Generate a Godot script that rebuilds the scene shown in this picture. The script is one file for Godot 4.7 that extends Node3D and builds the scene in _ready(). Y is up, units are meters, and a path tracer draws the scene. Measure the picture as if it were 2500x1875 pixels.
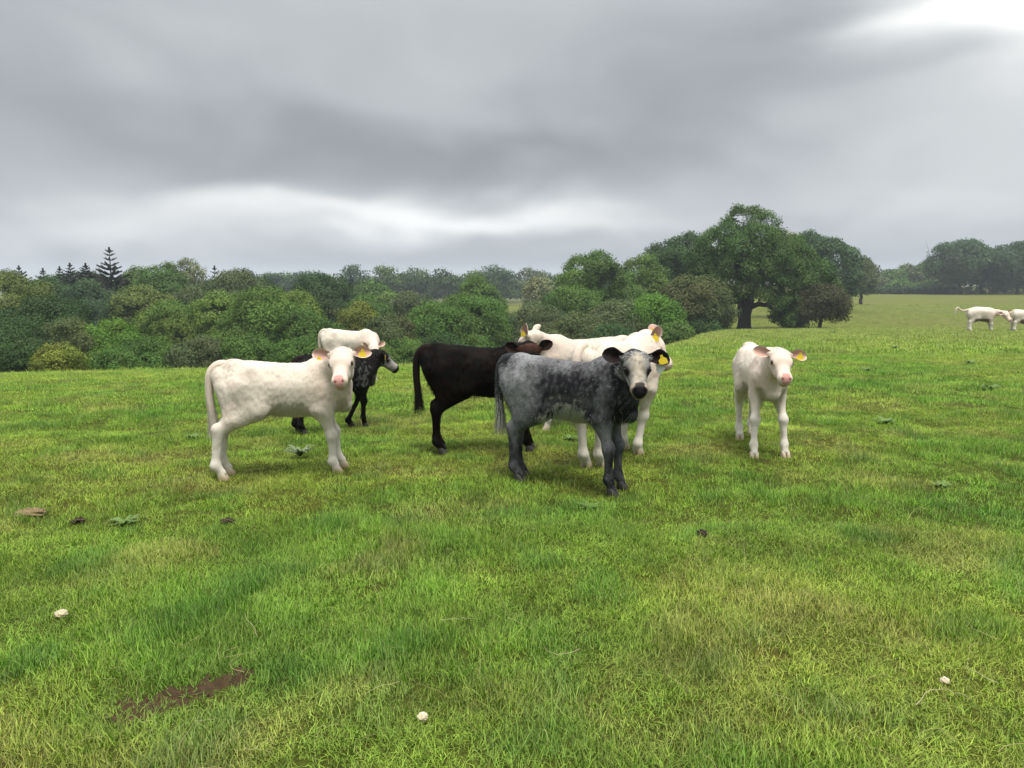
extends Node3D
# A herd of young calves in a hilltop pasture, woods in the valley behind, under a heavy overcast sky.

const EXPOSURE := 2.7
var used := {}
var nz := FastNoiseLite.new()      # broad patches
var nf := FastNoiseLite.new()      # fine patches
var foliage_mat: StandardMaterial3D
var bark_mat: StandardMaterial3D
var grass_mat: StandardMaterial3D
var coat_mat: StandardMaterial3D
var hair_mat: StandardMaterial3D
var dark_coat_mat: StandardMaterial3D
var dark_hair_mat: StandardMaterial3D
var clumps := []


func _ready() -> void:
	nz.seed = 11; nz.noise_type = FastNoiseLite.TYPE_SIMPLEX_SMOOTH; nz.frequency = 1.0; nz.fractal_type = FastNoiseLite.FRACTAL_FBM; nz.fractal_octaves = 4
	nf.seed = 23; nf.noise_type = FastNoiseLite.TYPE_SIMPLEX_SMOOTH; nf.frequency = 1.0; nf.fractal_type = FastNoiseLite.FRACTAL_NONE
	# camera
	var cam := Camera3D.new()
	cam.name = "camera"
	cam.fov = 53.0
	cam.near = 0.05
	cam.far = 6000.0
	cam.position = Vector3(0, 1.5, 0)
	cam.rotation_degrees = Vector3(-7.85, 0, 0)
	add_child(cam)
	cam.current = true
	# sky, air and sun
	var env := Environment.new()
	env.background_mode = Environment.BG_SKY
	env.tonemap_mode = Environment.TONE_MAPPER_LINEAR
	env.tonemap_exposure = EXPOSURE
	env.sdfgi_enabled = true
	env.ssao_enabled = true
	env.ssil_enabled = true
	env.fog_enabled = true
	env.fog_density = 0.0006
	env.fog_light_color = Color(0.86, 0.9, 0.95)
	var sky := Sky.new()
	var pano := PanoramaSkyMaterial.new()
	pano.panorama = make_sky()
	sky.sky_material = pano
	env.sky = sky
	var we := WorldEnvironment.new()
	we.name = "world_environment"
	we.environment = env
	add_child(we)
	var sun := DirectionalLight3D.new()
	sun.name = "sun"
	sun.light_energy = 0.5
	sun.light_angular_distance = 22.0
	sun.light_color = Color(1.0, 0.97, 0.92)
	sun.shadow_enabled = true
	sun.rotation_degrees = Vector3(-70, 28, 0)
	add_child(sun)
	make_materials()
	make_ground()
	make_soil()
	make_trees()
	make_animals()
	make_grass()
	make_small_things()


# ---------------------------------------------------------------- helpers

func numbered(called: String) -> String:
	var n: int = used.get(called, -1) + 1
	used[called] = n
	return called if n == 0 else "%s_%03d" % [called, n]


func tag(o: Node, label: String, category: String, group := "", kind := "") -> void:
	if label: o.set_meta("label", label)
	if category: o.set_meta("category", category)
	if group: o.set_meta("group", group)
	if kind: o.set_meta("kind", kind)


func thing(called: String, label: String, category: String, at: Vector3, turn := 0.0, group := "") -> Node3D:
	var o := Node3D.new()
	o.name = numbered(called)
	add_child(o, true)
	o.position = at
	o.rotation.y = turn
	tag(o, label, category, group)
	return o


func part(called: String, mesh: Mesh, mat: Material, parent: Node, where := Transform3D()) -> MeshInstance3D:
	var m := MeshInstance3D.new()
	m.name = called if parent != self else numbered(called)
	m.mesh = mesh
	m.material_override = mat
	m.transform = where
	parent.add_child(m, true)
	return m


func mat(color: Color, rough := 0.8) -> StandardMaterial3D:
	var m := StandardMaterial3D.new()
	m.albedo_color = color.linear_to_srgb()
	m.roughness = rough
	return m


static func smooth(a: float, b: float, x: float) -> float:
	return smoothstep(a, b, x)


# a mesh with smooth normals from shared vertices; triangles run clockwise seen from outside
static func build_arrays(v: PackedVector3Array, idx: PackedInt32Array, cols := PackedColorArray(), uv := PackedVector2Array()) -> ArrayMesh:
	var n := PackedVector3Array()
	n.resize(v.size())
	for t in range(0, idx.size(), 3):
		var a := idx[t]
		var b := idx[t + 1]
		var c := idx[t + 2]
		var f := (v[c] - v[a]).cross(v[b] - v[a])
		n[a] += f
		n[b] += f
		n[c] += f
	for i in n.size():
		n[i] = n[i].normalized()
	var arr := []
	arr.resize(Mesh.ARRAY_MAX)
	arr[Mesh.ARRAY_VERTEX] = v
	arr[Mesh.ARRAY_NORMAL] = n
	arr[Mesh.ARRAY_INDEX] = idx
	if cols.size(): arr[Mesh.ARRAY_COLOR] = cols
	if uv.size(): arr[Mesh.ARRAY_TEX_UV] = uv
	var m := ArrayMesh.new()
	m.add_surface_from_arrays(Mesh.PRIMITIVE_TRIANGLES, arr)
	return m


class Soup:   # loose triangles with given normals and colours
	var v := PackedVector3Array()
	var n := PackedVector3Array()
	var c := PackedColorArray()
	func tri(a: Vector3, b: Vector3, d: Vector3, nn: Vector3, col: Color) -> void:
		if (d - a).cross(b - a).dot(nn) < 0.0:
			v.append(a); v.append(d); v.append(b)
		else:
			v.append(a); v.append(b); v.append(d)
		n.append(nn); n.append(nn); n.append(nn)
		c.append(col); c.append(col); c.append(col)
	func tri2(a: Vector3, b: Vector3, d: Vector3, nn: Vector3, ca: Color, cb: Color, cd: Color) -> void:
		v.append(a); v.append(b); v.append(d)
		n.append(nn); n.append(nn); n.append(nn)
		c.append(ca); c.append(cb); c.append(cd)
	func quad(a: Vector3, b: Vector3, d: Vector3, e: Vector3, nn: Vector3, col: Color) -> void:
		tri(a, b, d, nn, col); tri(a, d, e, nn, col)
	func mesh() -> ArrayMesh:
		var arr := []
		arr.resize(Mesh.ARRAY_MAX)
		arr[Mesh.ARRAY_VERTEX] = v
		arr[Mesh.ARRAY_NORMAL] = n
		arr[Mesh.ARRAY_COLOR] = c
		var m := ArrayMesh.new()
		m.add_surface_from_arrays(Mesh.PRIMITIVE_TRIANGLES, arr)
		return m


class Tubes:   # swept tubes that share vertices, for limbs, tails, stalks
	var v := PackedVector3Array()
	var idx := PackedInt32Array()
	var c := PackedColorArray()
	func tube(path: PackedVector3Array, radii: PackedFloat32Array, sides: int, col: Color) -> void:
		var first := v.size()
		var side := Vector3.ZERO
		for i in path.size():
			var d := (path[mini(i + 1, path.size() - 1)] - path[maxi(i - 1, 0)]).normalized()
			if side == Vector3.ZERO:
				side = d.cross(Vector3(0.31, 0.2, 0.93)).normalized()
			side = (side - d * side.dot(d)).normalized()
			var up := d.cross(side)
			for s in sides:
				var a := TAU * s / sides
				v.append(path[i] + (side * cos(a) + up * sin(a)) * radii[i])
				c.append(col)
		for i in path.size() - 1:
			for s in sides:
				var a := first + i * sides + s
				var b := first + i * sides + (s + 1) % sides
				idx.append_array([a, a + sides, b, b, a + sides, b + sides])
		var tip := v.size()
		v.append(path[path.size() - 1]); c.append(col)
		for s in sides:
			idx.append_array([tip - sides + s, tip, tip - sides + (s + 1) % sides])
	func mesh() -> ArrayMesh:
		return build(v, idx, c)
	static func build(vv, ii, cc) -> ArrayMesh:
		var n := PackedVector3Array()
		n.resize(vv.size())
		for t in range(0, ii.size(), 3):
			var f: Vector3 = (vv[ii[t + 2]] - vv[ii[t]]).cross(vv[ii[t + 1]] - vv[ii[t]])
			n[ii[t]] += f; n[ii[t + 1]] += f; n[ii[t + 2]] += f
		for i in n.size():
			n[i] = n[i].normalized()
		var arr := []
		arr.resize(Mesh.ARRAY_MAX)
		arr[Mesh.ARRAY_VERTEX] = vv
		arr[Mesh.ARRAY_NORMAL] = n
		arr[Mesh.ARRAY_INDEX] = ii
		arr[Mesh.ARRAY_COLOR] = cc
		var m := ArrayMesh.new()
		m.add_surface_from_arrays(Mesh.PRIMITIVE_TRIANGLES, arr)
		return m


func scatter(called: String, mesh: Mesh, m: Material, where: Array[Transform3D], tints: PackedColorArray, parent: Node) -> MultiMeshInstance3D:
	var mm := MultiMesh.new()
	mm.transform_format = MultiMesh.TRANSFORM_3D
	mm.use_colors = true
	mm.mesh = mesh
	mm.instance_count = where.size()
	for i in where.size():
		mm.set_instance_transform(i, where[i])
		mm.set_instance_color(i, tints[i])
	var o := MultiMeshInstance3D.new()
	o.name = called if parent != self else numbered(called)
	o.multimesh = mm
	o.material_override = m
	parent.add_child(o, true)
	return o


# ---------------------------------------------------------------- sky

func bump2(az: float, el: float, a: float, e: float, wa: float, we: float, tilt := 0.0) -> float:
	var x := az - a
	var y := el - e - tilt * x
	return exp(-(x * x) / (wa * wa) - (y * y) / (we * we))


func make_sky() -> ImageTexture:
	var w := 1024
	var h := 512
	var im := Image.create(w, h, false, Image.FORMAT_RGBF)
	var n := FastNoiseLite.new()
	n.seed = 5; n.noise_type = FastNoiseLite.TYPE_SIMPLEX_SMOOTH; n.fractal_type = FastNoiseLite.FRACTAL_FBM; n.fractal_octaves = 5; n.frequency = 1.0
	var n2 := FastNoiseLite.new()
	n2.seed = 9; n2.noise_type = FastNoiseLite.TYPE_SIMPLEX_SMOOTH; n2.fractal_type = FastNoiseLite.FRACTAL_FBM; n2.fractal_octaves = 3; n2.frequency = 1.0
	for y in h:
		var el := 90.0 - 180.0 * (y + 0.5) / h
		if el < -2.0:
			break
		var ce := cos(deg_to_rad(el))
		var se := sin(deg_to_rad(el))
		for x in w:
			var az := wrapf(360.0 * (x + 0.5) / w, -180.0, 180.0)      # 0 straight ahead, to the right positive
			var ar := deg_to_rad(az)
			var dir := Vector3(sin(ar) * ce, se, -cos(ar) * ce)
			# cloud layer seen from below: compressed towards the horizon
			var p := Vector3(dir.x, 0, dir.z) / (maxf(se, 0.0) + 0.30)
			var warp := n2.get_noise_3d(p.x * 0.8, 3.1, p.z * 0.8)
			var wq := n2.get_noise_3d(p.x * 0.9 + 7.0, 9.7, p.z * 0.9)
			var f := n.get_noise_3d(p.x * 0.75 + warp * 0.7, 1.7, p.z * 0.75 + wq * 0.7)
			var fine := n.get_noise_3d(p.x * 2.6 + warp, 8.2, p.z * 2.6 + wq)
			var A := az + warp * 6.0 + fine * 2.5
			var E := el + wq * 2.8 + fine * 1.3
			# display brightness (linear) of the cloud deck; CIE overcast climbs towards the zenith
			var b := 0.525 + 0.10 * f + 0.045 * fine
			b *= 1.0 + 3.0 * smoothstep(0.28, 1.0, se)
			# openings and dark bellies in the deck ahead
			b -= 0.11 * bump2(A, E, -15, 9.2, 19, 4.2, -0.10)
			b -= 0.10 * bump2(A, E, 4, 7.0, 12, 2.6, -0.14)
			b -= 0.10 * bump2(A, E, 18, 14.0, 12, 5)
			b -= 0.05 * bump2(A, E, -2, 14.0, 16, 5)
			b -= 0.06 * bump2(A, E, -32, 13, 9, 5)
			b -= 0.05 * bump2(A, E, 12, 9.5, 9, 2.5)
			b += 0.10 * bump2(A, E, -20, 15, 11, 3)
			b += 0.07 * bump2(A, E, 2, 16, 8, 5)
			b += 0.31 * bump2(A, E, -9.0, 4.3, 11.0, 1.6, -0.08)
			b += 0.30 * bump2(A, E, -2.0, 3.2, 12, 1.1, -0.05)
			b += 0.27 * bump2(A, E, -25, 2.7, 19, 1.9)
			b += 0.20 * bump2(A, E, -17, 5.6, 4, 1.0)
			b += 0.12 * bump2(A, E, 10, 4.5, 14, 2.0)
			b += 0.17 * bump2(A, E, 30, 7, 9, 5)
			b += 2.2 * bump2(A, E, 33.0, 17.2, 6.2, 4.0, -0.15)
			# low grey-blue bank at the horizon
			var bank := exp(-(el - 0.6) * (el - 0.6) / 2.4) * (1.0 - 0.6 * smoothstep(-12.0, -24.0, az)) * smoothstep(70.0, 30.0, absf(az))
			b = lerpf(b, 0.34, 0.75 * bank)
			b = maxf(b, 0.16)
			var warm := clampf((b - 0.3) * 1.6, 0.0, 1.0)
			var col := Color(0.905, 0.995, 1.07).lerp(Color(0.99, 1.0, 1.0), warm)
			col = col.lerp(Color(0.915, 0.99, 1.085), bank * 0.6)
			b /= EXPOSURE
			im.set_pixel(x, y, Color(col.r * b, col.g * b, col.b * b))
	for y in range(int(h * 92.0 / 180.0), h):
		for x in w:
			im.set_pixel(x, y, Color(0.10, 0.12, 0.07))
	return ImageTexture.create_from_image(im)


# ---------------------------------------------------------------- ground

func curve(t: float, keys: Array) -> float:
	if t <= keys[0][0]: return keys[0][1]
	for i in range(1, keys.size()):
		if t < keys[i][0]:
			var a: Array = keys[i - 1]
			var b: Array = keys[i]
			# monotone-ish Hermite through the points
			var h0: float = b[0] - a[0]
			var m0: float = (b[1] - a[1]) / h0
			var ml: float = m0 if i == 1 else ((a[1] - keys[i - 2][1]) / (a[0] - keys[i - 2][0]) + m0) * 0.5
			var mr: float = m0 if i == keys.size() - 1 else ((keys[i + 1][1] - b[1]) / (keys[i + 1][0] - b[0]) + m0) * 0.5
			var s: float = (t - a[0]) / h0
			var s2 := s * s
			var s3 := s2 * s
			return (2 * s3 - 3 * s2 + 1) * a[1] + (s3 - 2 * s2 + s) * h0 * ml + (-2 * s3 + 3 * s2) * b[1] + (s3 - s2) * h0 * mr
	return keys[keys.size() - 1][1]


const RIGHT := [[0.0, 0.0], [7.0, 0.0], [15.0, -0.24], [30.0, -0.95], [46.0, -1.75], [64.0, -2.75], [100.0, -2.75], [180.0, -2.35], [300.0, -2.2], [600.0, -6.0], [3000.0, -10.0]]
const LEFT := [[0.0, 0.0], [6.0, -0.005], [12.0, -0.18], [18.0, -0.58], [25.0, -1.40], [32.0, -2.6], [42.0, -5.0], [60.0, -7.6], [85.0, -7.2], [125.0, -4.4], [180.0, -5.0], [320.0, -9.0], [700.0, -9.0], [3000.0, -4.0]]


func gh(x: float, z: float) -> float:
	var d := -z
	var a := x / maxf(d, 6.0)
	var dd := sqrt(maxf(d, 0.0) * maxf(d, 0.0) + 0.12 * x * x) if d > 0.0 else 0.0
	var l := curve(dd, LEFT) * (1.0 + 0.35 * clampf(-a, 0.0, 0.8))
	var r := curve(dd, RIGHT)
	var w := smoothstep(0.03, 0.29, a)
	var y := lerpf(l, r, w)
	var near := 1.0 - smoothstep(20.0, 60.0, absf(d))
	y += near * (0.035 * nz.get_noise_2d(x * 0.35, z * 0.35) + 0.018 * nf.get_noise_2d(x * 1.6, z * 1.6))
	y += (1.0 - near) * 0.5 * nz.get_noise_2d(x * 0.012, z * 0.012)
	return y


func on(x: float, d: float) -> Vector3:
	return Vector3(x, gh(x, -d), -d)


func sinh_axis(n: int, far: float, k: float, shift: float) -> PackedFloat32Array:
	var a := PackedFloat32Array()
	for i in n:
		var t := 2.0 * i / (n - 1) - 1.0
		a.append(shift + far * sinh(k * t) / sinh(k))
	return a


func pasture_tone(x: float, z: float) -> Vector3:
	# shares of lush, yellowed and strawy grass at a place
	var p := nz.get_noise_2d(x * 0.22 + 40.0, z * 0.22)
	var q := nz.get_noise_2d(x * 0.55 + 9.0, z * 0.55 + 70.0)
	var r := nf.get_noise_2d(x * 1.7 + 3.0, z * 1.7)
	var lush := smoothstep(-0.05, 0.45, p * 0.7 + q * 0.6 + r * 0.18)
	var yellow := smoothstep(0.0, 0.5, -p * 0.7 + nz.get_noise_2d(x * 0.4 - 31.0, z * 0.4) * 0.6 + 0.12)
	var straw := smoothstep(0.06, 0.5, nz.get_noise_2d(x * 0.8 + 100.0, z * 0.8 - 20.0) - q * 0.3)
	return Vector3(lush, yellow, straw)


func tone_color(t: Vector3) -> Color:
	var c := Color(0.150, 0.228, 0.032)
	c = c.lerp(Color(0.104, 0.196, 0.032), t.x * 0.55)
	c = c.lerp(Color(0.222, 0.262, 0.044), t.y * 0.62)
	c = c.lerp(Color(0.240, 0.220, 0.072), t.z * 0.5)
	return c


func make_ground() -> void:
	var xs := sinh_axis(240, 2600.0, 8.0, 0.0)
	var zs := sinh_axis(300, 3000.0, 8.2, -7.0)
	var v := PackedVector3Array()
	var c := PackedColorArray()
	var idx := PackedInt32Array()
	for j in zs.size():
		for i in xs.size():
			var x := xs[i]
			var z := zs[j]
			v.append(Vector3(x, gh(x, z), z))
			var t := pasture_tone(x, z)
			var g := tone_color(t)
			var d := -z
			if d > 14.0:
				# beyond the drawn blades the sheet itself is the sward: paler, drier tops
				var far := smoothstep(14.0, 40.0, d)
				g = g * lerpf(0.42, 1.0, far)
				var dry := Color(0.175, 0.195, 0.052).lerp(Color(0.195, 0.180, 0.068), smoothstep(-0.1, 0.35, nz.get_noise_2d(x * 0.05, z * 0.05)))
				g = g.lerp(dry, 0.6 * far)
				g = g * (1.0 - 0.10 * far)
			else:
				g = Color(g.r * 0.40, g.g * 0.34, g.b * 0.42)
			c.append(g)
	var n := xs.size()
	for j in zs.size() - 1:
		for i in n - 1:
			var a := j * n + i
			idx.append_array([a, a + 1, a + n, a + 1, a + n + 1, a + n])
	var m := StandardMaterial3D.new()
	m.vertex_color_use_as_albedo = true
	m.roughness = 0.95
	m.metallic_specular = 0.2
	var nt := NoiseTexture2D.new()
	nt.width = 1024; nt.height = 1024; nt.seamless = true
	var fn := FastNoiseLite.new()
	fn.seed = 3; fn.frequency = 0.02; fn.fractal_octaves = 6; fn.fractal_gain = 0.65
	nt.noise = fn
	var ramp := Gradient.new()
	ramp.set_color(0, Color(0.62, 0.60, 0.50)); ramp.set_color(1, Color(1, 1, 1))
	nt.color_ramp = ramp
	m.albedo_texture = nt
	m.uv1_triplanar = true
	m.uv1_world_triplanar = true
	m.uv1_scale = Vector3(0.37, 0.37, 0.37)
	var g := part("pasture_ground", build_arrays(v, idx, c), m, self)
	tag(g, "sloping green pasture that falls away into a wooded valley", "", "", "structure")


const SOIL_A := Vector2(-1.33, -2.50)
const SOIL_B := Vector2(-1.03, -2.74)


func soil_dist(x: float, z: float) -> float:
	# under 1 inside the scraped strip of bare earth
	var p := Vector2(x, z)
	var ab := SOIL_B - SOIL_A
	var t := clampf((p - SOIL_A).dot(ab) / ab.length_squared(), 0.0, 1.0)
	var r := lerpf(0.070, 0.036, t)
	return (p - SOIL_A - ab * t).length() / r + 0.6 * nf.get_noise_2d(x * 11.0, z * 11.0) + 0.35 * nf.get_noise_2d(x * 30.0, z * 30.0)


func make_soil() -> void:
	var v := PackedVector3Array()
	var c := PackedColorArray()
	var idx := PackedInt32Array()
	var n := 60
	var rows := 70
	for j in rows:
		for i in n:
			var x := lerpf(-1.66, -0.80, i / (n - 1.0))
			var z := lerpf(-2.20, -2.98, j / (rows - 1.0))
			var s := soil_dist(x, z)
			var rough := 0.016 * nf.get_noise_2d(x * 22.0, z * 22.0) + 0.013 * nf.get_noise_2d(x * 50.0, z * 50.0)
			v.append(Vector3(x, gh(x, z) + 0.012 - 0.02 * smoothstep(1.1, 1.7, s) + rough * smoothstep(1.7, 0.9, s), z))
			var k := 0.5 + 0.5 * nf.get_noise_2d(x * 30.0, z * 30.0)
			c.append(Color(0.036, 0.025, 0.015).lerp(Color(0.066, 0.045, 0.027), k))
	for j in rows - 1:
		for i in n - 1:
			var a := j * n + i
			if soil_dist(v[a].x, v[a].z) < 1.8:
				idx.append_array([a, a + n, a + 1, a + 1, a + n, a + n + 1])
	var m := StandardMaterial3D.new()
	m.vertex_color_use_as_albedo = true
	m.roughness = 1.0
	m.metallic_specular = 0.15
	var o := part("bare_soil", build_arrays(v, idx, c), m, self)
	tag(o, "strip of bare brown earth scraped through the grass at lower left", "", "", "structure")


# ---------------------------------------------------------------- grass

func make_tuft(seed_no: int, blades: int, radius: float, tall: float, wide: float, segs: int) -> ArrayMesh:
	var rng := RandomNumberGenerator.new()
	rng.seed = seed_no
	var s := Soup.new()
	for b in blades:
		var a := rng.randf() * TAU
		var r := radius * sqrt(rng.randf())
		var base := Vector3(cos(a) * r, -0.012, sin(a) * r)
		var lean_a := rng.randf() * TAU
		var lean := rng.randf_range(0.1, 1.0) if rng.randf() < 0.75 else rng.randf_range(1.0, 1.7)
		var hgt := tall * rng.randf_range(0.45, 1.15)
		var ld := Vector3(cos(lean_a), 0, sin(lean_a))
		var side := Vector3(-ld.z, 0, ld.x).rotated(Vector3.UP, rng.randf_range(-0.8, 0.8)) * wide * rng.randf_range(0.6, 1.25) * 0.5
		var k := 0.38 + 1.25 * rng.randf() * (0.6 + 0.4 * rng.randf())
		var tint := Color(k * rng.randf_range(0.9, 1.15), k, k * rng.randf_range(0.8, 1.2))
		if rng.randf() < 0.16:
			tint = Color(2.2, 1.55, 2.3) * rng.randf_range(0.8, 1.1)      # withered blades
		var prev := base
		for i in segs:
			var t0 := float(i) / segs
			var t1 := float(i + 1) / segs
			var p := base + Vector3.UP * hgt * (t1 - 0.35 * lean * t1 * t1 * 0.6) + ld * hgt * lean * t1 * t1 * 0.8
			var w0 := side * (1.0 - t0 * 0.75)
			var w1 := side * (1.0 - t1 * 0.75)
			var nn := (Vector3.UP * 0.75 + ld * -0.35 + side.normalized().cross(p - prev).normalized() * 0.4).normalized()
			if i == segs - 1:
				s.tri(prev - w0, p, prev + w0, nn, tint)
			else:
				s.quad(prev - w0, p - w1, p + w1, prev + w0, nn, tint)
			prev = p
	return s.mesh()


func make_grass() -> void:
	var rng := RandomNumberGenerator.new()
	rng.seed = 77
	var near: Array = [make_tuft(1, 42, 0.075, 0.042, 0.0038, 3), make_tuft(2, 42, 0.075, 0.047, 0.0036, 3), make_tuft(3, 34, 0.08, 0.064, 0.0032, 3), make_tuft(4, 46, 0.07, 0.034, 0.0042, 2)]
	var mid: Array = [make_tuft(5, 40, 0.12, 0.052, 0.0055, 2), make_tuft(6, 38, 0.12, 0.062, 0.005, 2)]
	var far: Array = [make_tuft(7, 40, 0.30, 0.09, 0.017, 1), make_tuft(8, 40, 0.34, 0.12, 0.016, 1)]
	var where: Array = []
	var tints: Array = []
	var meshes: Array = near + mid + far
	for i in meshes.size():
		var w: Array[Transform3D] = []
		where.append(w)
		tints.append(PackedColorArray())
	# [from, to, tufts per square metre, first mesh, meshes]
	for band in [[1.5, 4.5, 800.0, 0, 4], [4.5, 9.0, 360.0, 0, 4], [9.0, 20.0, 125.0, 4, 2], [20.0, 60.0, 22.0, 6, 2], [60.0, 130.0, 1.8, 6, 2]]:
		var d0: float = band[0]
		var d1: float = band[1]
		var spread := 0.74
		var area := spread * (d1 * d1 - d0 * d0) + 1.0 * (d1 - d0)
		for i in int(area * band[2]):
			var d := sqrt(rng.randf() * (d1 * d1 - d0 * d0) + d0 * d0)
			var x := rng.randf_range(-1, 1) * (d * spread + 0.5)
			if d > 42.0 and x < 0.1 * d and d < 75.0:
				continue
			var soil := soil_dist(x, -d) if d < 4.0 else 9.0
			if soil < 0.6 and rng.randf() < 0.9 or soil < 1.4 and rng.randf() < 0.4:
				continue
			var t := pasture_tone(x, -d)
			var c := tone_color(t)
			if d > 12.0:
				var f := smoothstep(12.0, 40.0, d)
				c = c.lerp(Color(0.176, 0.195, 0.054), 0.85 * f)
			var tussock := smoothstep(0.30, 0.75, nf.get_noise_2d(x * 2.1 + 11.0, -d * 2.1)) if d < 16.0 else 0.0
			c = Color(c.r * (1.0 - 0.26 * tussock), c.g * (1.0 - 0.14 * tussock), c.b)
			c = c * (1.56 * rng.randf_range(0.58, 1.38) * (1.0 + 0.22 * nf.get_noise_2d(x * 1.3 - 60.0, -d * 1.3)))
			var hgt := 0.62 + 0.55 * t.x + 0.25 * t.z + 0.5 * nf.get_noise_2d(x * 0.9 + 50.0, -d * 0.9)
			hgt = clampf(hgt, 0.6, 1.3) * rng.randf_range(0.75, 1.3) + 0.75 * tussock
			if soil < 1.9:
				hgt *= 0.6
			var which: int = band[3] + rng.randi() % int(band[4])
			var lean := Basis(Vector3(rng.randf_range(-1, 1), 0, rng.randf_range(-1, 1)).normalized(), rng.randf_range(0.0, 0.3))
			var bs := lean * Basis(Vector3.UP, rng.randf() * TAU) * Basis.from_scale(Vector3(1.1, hgt, 1.1))
			where[which].append(Transform3D(bs, on(x, d)))
			tints[which].append(c)
	for i in meshes.size():
		var o := scatter("grass", meshes[i], grass_mat, where[i], tints[i], self)
		tag(o, "short green and yellowish pasture grass covering the field", "grass", "pasture grass", "stuff")


func make_materials() -> void:
	foliage_mat = StandardMaterial3D.new()
	foliage_mat.vertex_color_use_as_albedo = true
	foliage_mat.roughness = 0.65
	foliage_mat.metallic_specular = 0.3
	foliage_mat.backlight_enabled = true
	foliage_mat.backlight = Color(0.5, 0.65, 0.3)
	foliage_mat.cull_mode = BaseMaterial3D.CULL_DISABLED
	grass_mat = foliage_mat.duplicate()
	grass_mat.roughness = 0.55
	grass_mat.backlight = Color(0.6, 0.8, 0.35)
	bark_mat = mat(Color(0.06, 0.05, 0.04), 0.95)
	bark_mat.vertex_color_use_as_albedo = true
	bark_mat.albedo_color = Color.WHITE
	coat_mat = StandardMaterial3D.new()
	coat_mat.vertex_color_use_as_albedo = true
	coat_mat.roughness = 0.75
	coat_mat.metallic_specular = 0.3
	coat_mat.rim_enabled = true
	coat_mat.rim = 0.3
	coat_mat.rim_tint = 0.5
	hair_mat = coat_mat.duplicate()
	hair_mat.cull_mode = BaseMaterial3D.CULL_DISABLED
	hair_mat.rim_enabled = false
	dark_coat_mat = coat_mat.duplicate()
	dark_coat_mat.rim_enabled = false
	dark_coat_mat.roughness = 0.6
	dark_coat_mat.metallic_specular = 0.14
	dark_hair_mat = dark_coat_mat.duplicate()
	dark_hair_mat.cull_mode = BaseMaterial3D.CULL_DISABLED


# ---------------------------------------------------------------- animals

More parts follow.
